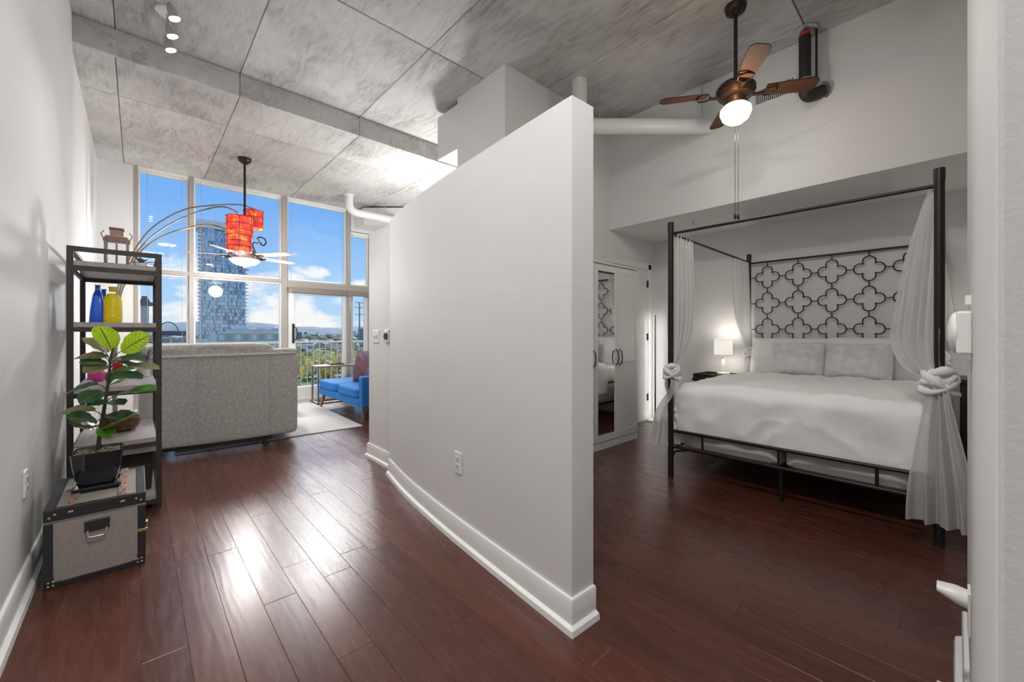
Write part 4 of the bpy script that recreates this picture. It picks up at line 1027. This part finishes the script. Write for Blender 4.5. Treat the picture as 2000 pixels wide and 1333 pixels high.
# ================================================================== BEDROOM
# ------------------------------------------------------------------ wardrobe
WX0, WX1, WY, WH = 2.85, 4.02, 2.35, 1.83
WD = thing('wardrobe', 'white three-door wardrobe with a mirrored middle door', 'wardrobe', (WX0, WY, 0))
obj('carcass', MB().box(0, 1.17, .02, .41, 0, WH), M_ward, WD, bevel=.003)
obj('cornice', MB().box(-.012, 1.182, -.006, .41, WH, WH+.018), M_ward, WD, bevel=.004)
obj('plinth', MB().box(.0, 1.17, .006, .02, 0, .07), M_ward, WD)
for k in range(3):
    x0 = .004+k*.39; x1 = x0+.383; z0, z1 = .075, WH-.01; st_ = .05
    dd = obj('door', MB().box(x0, x1, .006, .019, z0, z1), M_ward, WD)
    fr_ = MB().box(x0, x0+st_, 0, .006, z0, z1).box(x1-st_, x1, 0, .006, z0, z1).box(x0+st_, x1-st_, 0, .006, z0, z0+.07).box(x0+st_, x1-st_, 0, .006, z1-.06, z1)
    if k != 1: fr_.box(x0+st_, x1-st_, 0, .006, .84, .90)
    obj('door_frame', fr_, M_ward, dd, bevel=.002)
    if k == 1: obj('mirror', MB().box(x0+st_, x1-st_, .003, .0058, z0+.07, z1-.06), M_mirror, dd)
    hx_ = x1-.028 if k < 2 else x0+.028
    obj('handle', MB().tube([(hx_, 0, .82), (hx_, -.026, .84), (hx_, -.036, .90), (hx_, -.026, .96), (hx_, 0, .98)], .006, 8), M_black, dd, smooth=True, label='black curved bar handle')

# ------------------------------------------------------------------ canopy bed
BO = (3.156, 1.551, 0); BR = math.radians(1.0); BL, BW = 1.935, 1.49
BD = thing('canopy_bed', 'black metal four-poster canopy bed with quatrefoil headboard', 'bed', BO, BR)
for x_, y_ in ((0, 0), (0, -BW), (BL, 0), (BL, -BW)):
    nm = MB().cyl(x_, y_, 0, 2.03, .0215, seg=16)
    obj('post', nm, M_black, BD, smooth=True)
    obj('finial', MB().cyl(x_, y_, 1.965, 2.035, .0235, seg=16), M_black, BD, smooth=True)
def bar(name, a, b, r=.0105): return obj(name, MB().tube([a, b], r, 10), M_black, BD, smooth=True)
for a, b in (((0, 0, 1.945), (0, -BW, 1.945)), ((0, 0, 1.945), (BL, 0, 1.945)), ((0, -BW, 1.945), (BL, -BW, 1.945)), ((BL, 0, 1.930), (BL, -BW, 1.930))): bar('canopy_rail', a, b)
bar('foot_rail', (0, 0, .368), (0, -BW, .368), .0125); bar('foot_rail', (0, 0, .243), (0, -BW, .243), .0125)
for y_ in (-.247, -.745, -1.238): bar('foot_spindle', (0, y_, .243), (0, y_, .368), .009)
for y_ in (-.005, -BW+.005): bar('side_rail', (0, y_, .225), (BL, y_, .225), .0125)
for y_, s_ in ((0, -1), (-BW, 1)): obj('corner_bracket', MB().tube([(0, y_, .14), (.02, y_+s_*.03, .20), (.03, y_+s_*.12, .225)], .009, 8), M_black, BD, smooth=True)
for x_ in (.06, .95): obj('centre_leg', MB().cyl(x_, -BW/2, 0, .215, .011, seg=10), M_black, BD, smooth=True)
bar('centre_rail', (.06, -BW/2, .205), (BL, -BW/2, .205), .010)
# headboard quatrefoils
def quatre():
    r, off = .050, .0675; pts = []
    a0 = math.radians(117.6)
    for k in range(4):
        c = k*PI/2
        for i in range(11):
            t = c-a0+2*a0*i/10
            pts.append((0, off*math.cos(c)*.97+r*math.cos(t)*.97, off*math.sin(c)+r*math.sin(t)))
    return MB().tube(pts, .0058, 6, closed=True).mesh('quatrefoil', M_black, smooth=True)
QM = quatre()
ROWS = (1.762, 1.475, 1.188, .901)
COLS = [-.745+.2815*(2-k) for k in range(5)]
for z in ROWS:
    for y_ in COLS: obj('quatrefoil', QM, None, BD).location = (BL, y_, z)
    ys = [0]+[c for c in COLS]+[-BW]
    for k in range(6):
        a = ys[k]-(.114 if k else .02); b = ys[k+1]+(.114 if k < 5 else .02)
        bar('connector', (BL, a, z), (BL, b, z), .005)
for y_ in COLS:
    bar('connector', (BL, y_, 1.93), (BL, y_, 1.762+.118), .005)
    for z in ROWS[:-1]: bar('connector', (BL, y_, z-.118), (BL, y_, z-.287+.118), .005)
def bed_w(x, y, z):
    c, s_ = math.cos(BR), math.sin(BR); return Vector((BO[0]+c*x-s_*y, BO[1]+s_*x+c*y, z))
# box springs and mattress: separate things lying on the frame
for k, (ya, yb) in enumerate(((-.065, -.742), (-.748, -BW+.065))):
    o = obj('box_spring', puff(.085, BL-.04, yb, ya, .216, .455, p=16, n=10), M_boxspring, smooth=True)
    o.location = BO; o.rotation_euler = (0, 0, BR); tag(o, 'white box spring half on the wardrobe side under the mattress' if k == 0 else 'white box spring half beside the dark dresser side of the bed', 'box spring', 'split box springs')
o = softbox('mattress', .09, BL-.04, -BW+.075, -.075, .456, .70, m=M_boxspring, p=12); o.location = BO; o.rotation_euler = (0, 0, BR); tag(o, 'thick white mattress under the duvet', 'mattress')
# duvet draped over it
def duvet():
    mb = MB(); nu, nv = 110, 110; W2 = BW-.06; Lt = 1.42; dropS, dropF = .36, .35; rc = .09; top = .735
    def fall(t, edge):
        # t: distance past the edge start; returns (outward, down)
        a = rc*PI/2
        if t <= 0: return 0, 0
        if t < a: th = t/rc; return rc*math.sin(th), rc*(1-math.cos(th))
        return rc, rc+(t-a)
    def fn(u, v):
        su = -dropS+(W2+2*dropS)*u; tv = (Lt+dropF)*v   # along the length, from the head to the foot and down
        y = su; outy = dz = 0
        if su < rc: o_, d_ = fall(rc-su, 0); y = rc-o_; dz += d_
        elif su > W2-rc: o_, d_ = fall(su-(W2-rc), 0); y = W2-rc+o_; dz += d_
        x = tv
        dzx = 0
        if tv > Lt-rc: o_, d_ = fall(tv-(Lt-rc), 0); x = Lt-rc+o_; dzx = d_
        down = max(dz, dzx)+.25*min(dz, dzx)
        z = top-down
        hem = .42+.03*mnoise.noise(Vector((u*5, v*3, 4)))
        # wrinkles
        n1 = mnoise.noise(Vector((su*2.2, tv*2.2, 1))); n2 = mnoise.noise(Vector((su*6+n1, tv*4, 2))); n3 = mnoise.noise(Vector((su*9, tv*2.5+n1*1.5, 3)))
        rg_ = (1-abs(mnoise.noise(Vector((su*3.1+n1*.6, tv*2.0, 8)))))**4; rg2 = (1-abs(mnoise.noise(Vector((su*7.0, tv*4.2+n1, 9)))))**5
        z += (.014*n1+.007*n2+.018*rg_+.010*rg2+.004)*(1 if down < .02 else .3)
        fold = .010*math.sin(su*15+3.5*n1)*min(1, dzx*4)+.008*n3*min(1, dzx*5)+.016*(rg_-.4)*min(1, dzx*5)+.010*rg2*min(1, dzx*5)
        foldy = .014*math.sin(tv*14+2*n1)*min(1, dz*4)
        X_ = .046+Lt-x-fold; 
        Y_ = -.03-y
        if dz > 0: Y_ += (foldy+.012) if su < W2/2 else -(foldy+.012)
        return (X_, Y_, max(z, .33+.02*n2))
    mb.grid(nu, nv, fn); return mb
o = obj('duvet', duvet(), M_linen, smooth=180); o.location = BO; o.rotation_euler = (0, 0, BR)
sm = o.modifiers.new('thick', 'SOLIDIFY'); sm.thickness = .02; sm.offset = -1
tag(o, 'crumpled white duvet spread over the canopy bed', 'duvet')
def put_pillow(name, label, x, y, z, W_, H_, T_, m, tilt, yaw=0, seed=0, group=None, amp=.02):
    o = obj(name, pillow(name, W_, H_, T_, m, amp=amp, seed=seed), None)
    o.location = bed_w(x, y, z); o.rotation_euler = (math.radians(tilt), 0, BR+PI/2*-1+yaw); return tag(o, label, 'pillow', group)
put_pillow('bed_pillow', 'plump white pillow behind the fur pillow on the lamp side', 1.80, -.40, .69, .70, .41, .20, M_linen, -12, seed=1, group='white bed pillows')
put_pillow('bed_pillow', 'plump white pillow behind the fur pillow nearest the right-hand curtains', 1.80, -1.09, .69, .70, .42, .20, M_linen, -12, seed=4, group='white bed pillows')
put_pillow('fur_pillow', 'grey faux fur pillow on the lamp side of the bed', 1.57, -.525, .725, .44, .345, .17, M_fur, -18, .06, 7, 'grey fur pillows')
put_pillow('fur_pillow', 'grey faux fur pillow with a diagonal crease beside the knotted curtain', 1.54, -.975, .725, .47, .345, .17, M_fur, -20, -.05, 9, 'grey fur pillows')

# knotted sheer curtains
def curtain(label, levels, kn, low, knr, pleats=7, parentname='bed_curtain'):
    # levels: (z, x, y, wx, wy, amp) in bed coordinates, upper part top -> knot; low: knot -> hem
    t = thing(parentname, label, 'curtain', bed_w(kn[0], kn[1], 0), BR, 'sheer bed curtains')
    org = Vector((kn[0], kn[1], 0))
    def loft(lv, pl, ph, nz=40, nu=90):
        P = [Vector(l[:3]) for l in lv]; Wv = [Vector((l[3], l[4], 0)) for l in lv]; A_ = [l[5] for l in lv]
        cP = catmull([Vector((l[1], l[2], l[0])) for l in lv], 10); cW = catmull([(l[3], l[4], l[5]) for l in lv], 10); n = len(cP)
        mb = MB()
        def fn(u, v):
            i = min(n-1, int(round(v*(n-1)))); c = cP[i]; w_ = cW[i]; wv = Vector((w_.x, w_.y, 0)); nr = Vector((-w_.y, w_.x, 0)); nr = nr.normalized() if nr.length > 1e-4 else Vector((1, 0, 0))
            s_ = 2*u-1
            return c+wv*s_+nr*w_.z*(math.sin(2*PI*pl*u+ph+v*1.2)+.4*math.sin(2*PI*pl*1.7*u+v*2.5))-org
        mb.grid(nu, n, fn); return mb
    obj('upper_drape', loft(levels, pleats, .3), M_sheer, t, smooth=180)
    obj('lower_drape', loft(low, pleats*.6, 1.0), M_sheer, t, smooth=180)
    kb = MB(); kc = Vector(kn)-org
    kb.ball(kc, knr*1.05, knr*1.05, knr*.95, 24, 16, disp=.55)
    for q in range(3):
        ring = []
        for i in range(20):
            a = 2*PI*i/20; ring.append(kc+Vector((knr*.92*math.cos(a), knr*.92*math.sin(a), knr*(.85*math.sin(a+q*2.1)+.10*(q-1)))))
        kb.tube(ring, [knr*(.30+.13*math.sin(i*.9+q*2)) for i in range(20)], 8, closed=True)
    obj('knot', kb, M_linen, t, smooth=180)
    return t
curtain('sheer white curtain knotted round the foot post on the wardrobe side',
        [(1.95, .21, .0, .20, 0, .012), (1.7, .21, .0, .19, -.005, .02), (1.4, .20, -.005, .18, -.01, .024), (1.15, .17, -.005, .155, -.01, .024), (.98, .10, -.005, .08, 0, .02), (.88, .035, -.005, .032, 0, .012), (.82, .015, 0, .03, .01, .01)],
        (.012, -.004, .835), [(.82, .01, 0, .03, .02, .012), (.70, .03, .02, .06, .05, .02), (.50, .05, .01, .10, -.08, .03), (.32, .06, .0, .12, -.115, .035), (.25, .06, .0, .13, -.125, .035)], .055)
curtain('sheer white curtain knotted round the head post above the nightstand',
        [(1.935, BL-.26, 0, .23, 0, .012), (1.6, BL-.23, 0, .21, 0, .02), (1.3, BL-.18, -.005, .17, 0, .024), (1.1, BL-.10, -.01, .10, 0, .022), (.98, BL-.03, -.01, .04, 0, .015), (.92, BL-.01, 0, .03, .01, .01)],
        (BL-.01, -.004, .93), [(.92, BL-.01, 0, .03, .02, .012), (.80, BL-.02, .01, .05, .03, .02), (.55, BL-.04, .02, .07, .02, .025), (.30, BL-.05, .02, .08, .03, .03)], .05)
curtain('sheer white curtain knotted round the foot post on the open side, its tail falling wide',
        [(1.95, .03, -BW+.02, .03, .014, .010), (1.82, .05, -BW+.03, .05, .045, .018), (1.6, .07, -BW+.05, .06, .075, .022), (1.3, .07, -BW+.075, .06, .095, .024), (1.1, .06, -BW+.085, .06, .10, .024), (.96, .04, -BW+.06, .05, .075, .02), (.90, .01, -BW+.01, .03, .035, .012)],
        (.0, -BW+.004, .885), [(.89, -.02, -BW, .03, .03, .012), (.75, -.062, -BW-.0, .02, .055, .016), (.5, -.07, -BW-.005, .03, .10, .024), (.28, -.075, -BW-.012, .03, .135, .03), (.13, -.075, -BW-.012, .03, .145, .032)], .065)
curtain('sheer white curtain tied back at the head post beside the dark dresser',
        [(1.935, BL-.24, -BW, .22, 0, .012), (1.6, BL-.22, -BW-.01, .20, -.02, .02), (1.3, BL-.18, -BW-.02, .16, -.04, .024), (1.1, BL-.10, -BW-.02, .10, -.04, .022), (.98, BL-.03, -BW-.01, .04, -.02, .015), (.92, BL-.01, -BW, .03, -.01, .01)],
        (BL-.01, -BW, .93), [(.92, BL-.01, -BW, .03, .02, .012), (.80, BL-.02, -BW-.01, .05, .03, .02), (.55, BL-.04, -BW-.02, .07, .02, .025), (.35, BL-.05, -BW-.02, .08, .03, .03)], .05)

# ------------------------------------------------------------------ nightstand, lamp, dresser
NS = thing('nightstand', 'dark espresso nightstand with raised rim beside the bed', 'nightstand', (4.72, 1.63, 0))
obj('body', MB().box(.02, .39, .02, .42, .10, .60), M_espresso, NS, bevel=.003)
obj('top', MB().box(0, .40, 0, .44, .60, .625).box(.01, .40, .01, .43, .625, .655), M_espresso, NS, bevel=.004)
obj('rim', MB().box(.01, .022, .01, .43, .655, .68).box(.388, .40, .01, .43, .655, .68).box(.022, .388, .01, .022, .655, .68).box(.022, .388, .418, .43, .655, .68), M_espresso, NS, bevel=.002)
for z0 in (.12, .36):
    dw = obj('drawer', MB().box(.005, .02, .035, .405, z0, z0+.22), M_espresso, NS, bevel=.004)
    obj('knob', MB().ball((-.004, .22, z0+.11), .012), M_black, dw, smooth=True)
for a in (.05, .36):
    for b in (.05, .39): obj('leg', MB().box(a-.02, a+.02, b-.02, b+.02, 0, .10), M_espresso, NS)
def table_lamp(loc, label):
    t = thing('table_lamp', label, 'lamp', loc, group='white bedside lamps')
    obj('base', MB().lathe([(.05, 0), (.055, .006), (.068, .035), (.062, .042), (.03, .045), (.026, .07), (.016, .15), (.013, .19), (.013, .195), (0, .195)]), M_ceramic, t, smooth=30)
    obj('stem', MB().cyl(0, 0, .19, .28, .010, seg=12), M_gold, t, smooth=True)
    sh = obj('shade', MB().lathe([(.098, .235), (.092, .425), (.089, .425), (.095, .235), (.098, .235)], seg=32, caps=False), M_lampshade, t, smooth=True)
    for r, z in ((.0985, .24), (.0925, .422)): obj('shade_trim', MB().tube([(r*math.cos(2*PI*i/32), r*math.sin(2*PI*i/32), z) for i in range(32)], .003, 6, closed=True), M_gold, sh)
    obj('bulb', MB().ball((0, 0, .33), .025, .025, .04), M_glow, t, smooth=True)
    lamp('bedside_bulb', 'POINT', (loc[0], loc[1], loc[2]+.44), 1.0, color=(1, .96, .9), shadow_soft_size=.06)
    lamp('bedside_bulb_low', 'POINT', (loc[0], loc[1], loc[2]+.225), .6, color=(1, .96, .9), shadow_soft_size=.05)
    return t
table_lamp((4.93, 1.80, .655), 'white ceramic lamp with linen shade on the nightstand')
tag(obj('coaster', MB().lathe([(.0, .655), (.035, .655), (.035, .664), (0, .664)], 4.86, 1.98), M_white, smooth=30), 'small white coaster on the nightstand', 'coaster')
DS = thing('dresser', 'dark espresso dresser standing on the far side of the bed', 'dresser', (4.66, -.82, 0))
obj('body', MB().box(.02, .46, .02, .80, .06, .76), M_espresso, DS, bevel=.003)
obj('top', MB().box(0, .47, 0, .82, .76, .79), M_espresso, DS, bevel=.004)
for r in range(3):
    for cidx in range(2):
        dw = obj('drawer', MB().box(.003, .02, .03+cidx*.385, .40+cidx*.385, .08+r*.225, .29+r*.225), M_espresso, DS, bevel=.004)
        obj('knob', MB().ball((-.006, .215+cidx*.385, .185+r*.225), .012), M_black, dw, smooth=True)
obj('plinth', MB().box(.04, .44, .04, .78, 0, .06), M_espresso, DS)
table_lamp((4.95, -.40, .79), 'white ceramic lamp with linen shade on the dresser')
# corner floor lamp
FLP = thing('corner_floor_lamp', 'slim white column floor lamp washing the bedroom corner', 'lamp', (4.98, 2.662, 0), -PI/4)
obj('base', MB().lathe([(.105, 0), (.105, .008), (.10, .012), (0, .012)]), M_white, FLP, smooth=30)
obj('pole', MB().box(-.011, .011, -.011, .004, .012, 1.38), M_steel, FLP, bevel=.002)
obj('led_strip', MB().box(-.009, .009, .0045, .010, .03, 1.37), M_led, FLP)

# ================================================================== OUTSIDE
GZ = -18.0
def ground_mat():
    m = bpy.data.materials.new('valley_ground'); m.use_nodes = True; t = m.node_tree; b = t.nodes['Principled BSDF']; b.inputs['Roughness'].default_value = .95
    g = N(t, 'ShaderNodeNewGeometry'); s_ = N(t, 'ShaderNodeSeparateXYZ'); t.links.new(g.outputs['Position'], s_.inputs[0])
    n = N(t, 'ShaderNodeTexNoise'); n.inputs['Scale'].default_value = .02; n.inputs['Detail'].default_value = 8; t.links.new(g.outputs['Position'], n.inputs['Vector'])
    r = ramp(t, [(.35, (.10, .13, .07)), (.5, (.25, .24, .17)), (.62, (.36, .33, .28))]); t.links.new(n.outputs['Fac'], r.inputs[0])
    n2 = N(t, 'ShaderNodeTexNoise'); n2.inputs['Scale'].default_value = .3; n2.inputs['Detail'].default_value = 5; t.links.new(g.outputs['Position'], n2.inputs['Vector'])
    r2 = ramp(t, [(.3, (.17, .22, .05)), (.7, (.30, .33, .10))]); t.links.new(n2.outputs['Fac'], r2.inputs[0])
    mr = N(t, 'ShaderNodeMapRange'); mr.inputs['From Min'].default_value = 190; mr.inputs['From Max'].default_value = 215; t.links.new(s_.outputs['Y'], mr.inputs[0])
    mxx = N(t, 'ShaderNodeMixRGB'); t.links.new(mr.outputs[0], mxx.inputs[0]); t.links.new(r2.outputs[0], mxx.inputs[1]); t.links.new(r.outputs[0], mxx.inputs[2]); t.links.new(mxx.outputs[0], b.inputs['Base Color'])
    return m
gm_ = MB(); gm_.add([(-3000, 20, GZ), (6000, 20, GZ), (6000, 6500, GZ), (-3000, 6500, GZ)], [(0, 1, 2, 3)])
struct('ground', gm_, ground_mat(), 'wide valley floor with lawn, streets and brush far below', 'ground')
hl = MB()
def ridge(u, v):
    x = -1500+5500*u; y = 3900+1500*v
    h = 150*math.sin(PI*v)**.8*(.62+.38*mnoise.noise(Vector((x*.0009, 1, 0)))+.14*mnoise.noise(Vector((x*.004, y*.003, 2)))+.05*mnoise.noise(Vector((x*.015, y*.01, 5))))
    return (x, y, GZ+max(0, h))
hl.grid(200, 16, ridge)
struct('hills', hl, mat('hazed_hill_brush', (.20, .25, .27), .95, var=.25, vscale=.01), 'long low ridge of hills on the horizon', 'hills', smooth=180)  # brush colour with the blue-grey of distance haze mixed in

# glass tower
M_tg = [mat('tower_glass_pale', (.55, .68, .76), .15, metal=.35, spec=.8), mat('tower_glass_mid', (.32, .46, .56), .12, metal=.35, spec=.8), mat('tower_glass_dark', (.15, .25, .34), .12, metal=.35, spec=.8), mat('tower_slab_white', (.72, .72, .70), .7)]
TY = 388
TWR = thing('glass_tower', 'tall glass residential tower with white crown and corner balconies', 'building', (33.9, TY, GZ))
rt = random.Random(21)
def facade(x0, x1, y, z0, z1, cols, fh, bias):
    mb = MB(); z = z0; row = 0
    cw = (x1-x0)/cols
    while z < z1-.5:
        for c in range(cols):
            r = rt.random(); mi = 0 if r < bias[0] else (1 if r < bias[0]+bias[1] else 2)
            mb.box(x0+c*cw+.08, x0+(c+1)*cw-.08, y-.25-.12*rt.random(), y, z+.28, min(z1, z+fh)-.02, mi)
        z += fh; row += 1
    return mb
secs = [(2.6, 10.2, 0, 0, 100.5, 9, (.50, .35)), (10.2, 19.4, 2.2, 0, 99.0, 7, (.40, .50)), (19.4, 27.2, .6, 0, 78, 7, (.35, .50)), (27.2, 30.6, 0, 0, 74, 3, (.4, .4))]
for x0, x1, yo, z0, z1, cols, bias in secs:
    cr = obj('core', MB().box(x0, x1, yo, 22, z0, z1), M_tg[3] if x0 < 3 else mat('tower_core', (.32, .40, .46), .5), TWR)
    o = obj('facade_glass', facade(x0, x1, yo, z0, z1, cols, 2.9, bias), M_tg, cr); o['kind'] = 'stuff'
o = obj('balconies', (lambda mb: [mb.box(0.2, 3.2, -.8, 6, z, z+.35).box(.2, .35, -.8, 6, z+.35, z+1.3).box(29.6, 32.6, -.8, 6, z if z < 72 else 70, (z if z < 72 else 70)+.35) for z in [2.9*i for i in range(1, 34)]] and mb)(MB()), M_tg[3], TWR); o['kind'] = 'stuff'
obj('crown', MB().box(-.3, 18, -1.0, 20, 99.5, 105.5), M_tg[3], TWR)
# low office block
LB = thing('office_block', 'low flat-roofed office block with window bays in front of the tower', 'building', (25.1, 215, GZ))
obj('wall', MB().box(0, 25, 0, 18, 0, 19.3).box(5.6, 25, 4, 16, 19.3, 20.6), mat('office_grey', (.50, .52, .52), .7), LB)
obj('parapet', MB().box(-.3, 25.3, -.3, 0, 18.9, 19.7).box(-.3, 0, -.3, 18, 0, 19.7), M_tg[3], LB)
for r in range(4):
    for c in range(8): obj('window', MB().box(.7+c*3.05, 2.5+c*3.05, -.12, 0, 16.0-r*3.6, 18.3-r*3.6), M_tg[1 + (c+r) % 2], LB)
obj('roof_plant', MB().box(7, 13, 6, 12, 20.6, 22.2).box(16, 20, 7, 11, 20.6, 21.8), M_tg[3], LB)
# slim lookout tower
LT = thing('lookout_tower', 'slim pale tower with dark saucer top in the distance', 'building', (3.0, 300, GZ))
obj('shaft', MB().box(-1.7, 1.7, 0, 4, 0, 34), mat('stone_pale', (.55, .52, .48), .8), LT)
obj('saucer', MB().cyl(0, 2, 34, 36, 3.6, 3.6).cyl(0, 2, 36, 37.5, 2.2, 2.0).cyl(0, 2, 37.5, 39.3, 1.6, 1.2), mat('dark_roof', (.12, .11, .12), .7), LT)
# arena with arched truss
AR = thing('arena', 'dark roofed arena with arched truss beyond the lower window', 'building', (15, 420, GZ))
obj('stand', MB().box(-6, 15.4, 0, 20, 0, 14), mat('arena_grey', (.34, .34, .37), .8), AR)
obj('roof', MB().prism([(-6, -2), (15.6, -2), (17, 20), (-6, 20)], 17, 20.5), mat('arena_roof', (.10, .10, .14), .7), AR)
obj('arch', MB().tube([(-3+9*math.sin(t)*0+ (1-math.cos(t))*6, 2, 20+7.5*math.sin(t)) for t in [PI*i/16 for i in range(17)]], .5, 6), M_tg[2], AR)
obj('column', MB().box(14, 15, -1, 1, 0, 17).box(4, 5, -1, 1, 0, 17), M_tg[3], AR)
# town fabric: too small and many to count
tb = MB(); rt2 = random.Random(4)
for k in range(900):
    y = 260+rt2.random()**1.6*2600; x = y*(.02+rt2.random()*.50)
    if y < 460 and 4 < x < 74: continue
    w_ = 6+rt2.random()*12; h_ = 4+rt2.random()*6*(1 if rt2.random() < .93 else 3.5); d_ = 6+rt2.random()*8
    mi = rt2.choice((0, 0, 1, 2, 3)); tb.box(x, x+w_, y, y+d_, GZ, GZ+h_, mi)
    if rt2.random() < .6:
        tb.add([(x-.4, y-.4, GZ+h_), (x+w_+.4, y-.4, GZ+h_), (x+w_+.4, y+d_+.4, GZ+h_), (x-.4, y+d_+.4, GZ+h_), (x+w_*.1, y+d_/2, GZ+h_+2.6), (x+w_*.9, y+d_/2, GZ+h_+2.6)], [(0, 1, 5, 4), (2, 3, 4, 5), (1, 2, 5), (3, 0, 4)], rt2.choice((3, 4, 0)))
o = obj('town_roofs', tb, [mat('town_white', (.62, .62, .60), .8), mat('town_tan', (.42, .36, .30), .8), mat('town_grey', (.34, .36, .36), .8), mat('town_slate', (.20, .22, .23), .8), mat('town_brown', (.24, .17, .14), .8)])
tag(o, 'scatter of far houses and roofs spread across the valley', 'town', kind='stuff')
tt = MB()
for k in range(1500):
    y = 262+rt2.random()**1.4*2200; x = y*(.0+rt2.random()*.52)
    if y < 460 and 4 < x < 74: continue
    r = 3+rt2.random()*4; tt.ball((x, y, GZ+r*.8), r*1.2, r*1.2, r, seg=6, rings=5, mi=rt2.choice((0, 0, 1, 2)), disp=.3)
o = obj('distant_trees', tt, [mat('far_green', (.07, .10, .05), .95), mat('far_olive', (.16, .16, .07), .95), mat('far_brown', (.25, .16, .08), .95)])
tag(o, 'dark tree canopy between the far houses', 'trees', kind='stuff')
# autumn trees at the edge of the lawn
def tree(label, x, y, h, r, m, seed, group):
    t = thing('autumn_tree', label, 'tree', (x, y, GZ), group=group)
    obj('trunk', MB().tube([(0, 0, 0), (.1, 0, h*.5)], [.25, .12], 6), M_stem, t)
    mb = MB(); rr_ = random.Random(seed)
    for k in range(9):
        a = rr_.random()*6.28; q = rr_.random()*r*.6
        mb.ball((q*math.cos(a), q*math.sin(a), h*(.35+.5*rr_.random())), r*(.4+.25*rr_.random()), None, r*(.4+.3*rr_.random()), seg=9, rings=7, disp=.5)
    obj('crown', mb, m, t)
M_or = mat('orange_foliage', (.95, .52, .14), .9, var=.4, vscale=.8); M_ye = mat('yellow_foliage', (.85, .68, .22), .9, var=.4, vscale=.8); M_gr = mat('green_foliage', (.34, .40, .16), .9, var=.4, vscale=.8); M_rd = mat('russet_foliage', (.66, .36, .16), .9, var=.4, vscale=.8)
TL = {M_or: 'bright orange autumn tree at the edge of the lawn', M_ye: 'golden yellow autumn tree at the edge of the lawn', M_gr: 'dark green tree among the autumn trees', M_rd: 'russet brown autumn tree behind the orange ones'}
rt3 = random.Random(12)
spots = []
for k in range(900):
    f_ = .255+.20*rt3.random(); y = 172+75*rt3.random()
    if len(spots) >= 60: break
    if any((f_*y-a)**2+(y-b)**2 < 49 for a, b in spots): continue
    spots.append((f_*y, y))
    m = rt3.choice((M_or, M_or, M_or, M_ye)) if y < 212 else rt3.choice((M_ye, M_gr, M_gr, M_rd))
    tree(TL[m], f_*y, y, 7+4*rt3.random(), 2.6+1.5*rt3.random(), m, k, 'trees beyond the lawn')
# transmission pole
TP = thing('power_pole', 'tall steel transmission pole with crossarms', 'pole', (60.8, 150, GZ))
obj('mast', MB().tube([(0, 0, 0), (0, 0, 30.5)], [.45, .22], 8), mat('pole_grey', (.22, .24, .24), .6), TP, smooth=True)
for z in (30.2, 28.4, 25.8): obj('crossarm', MB().box(-1.7, 1.7, -.12, .12, z, z+.22), MATS['pole_grey'], TP)
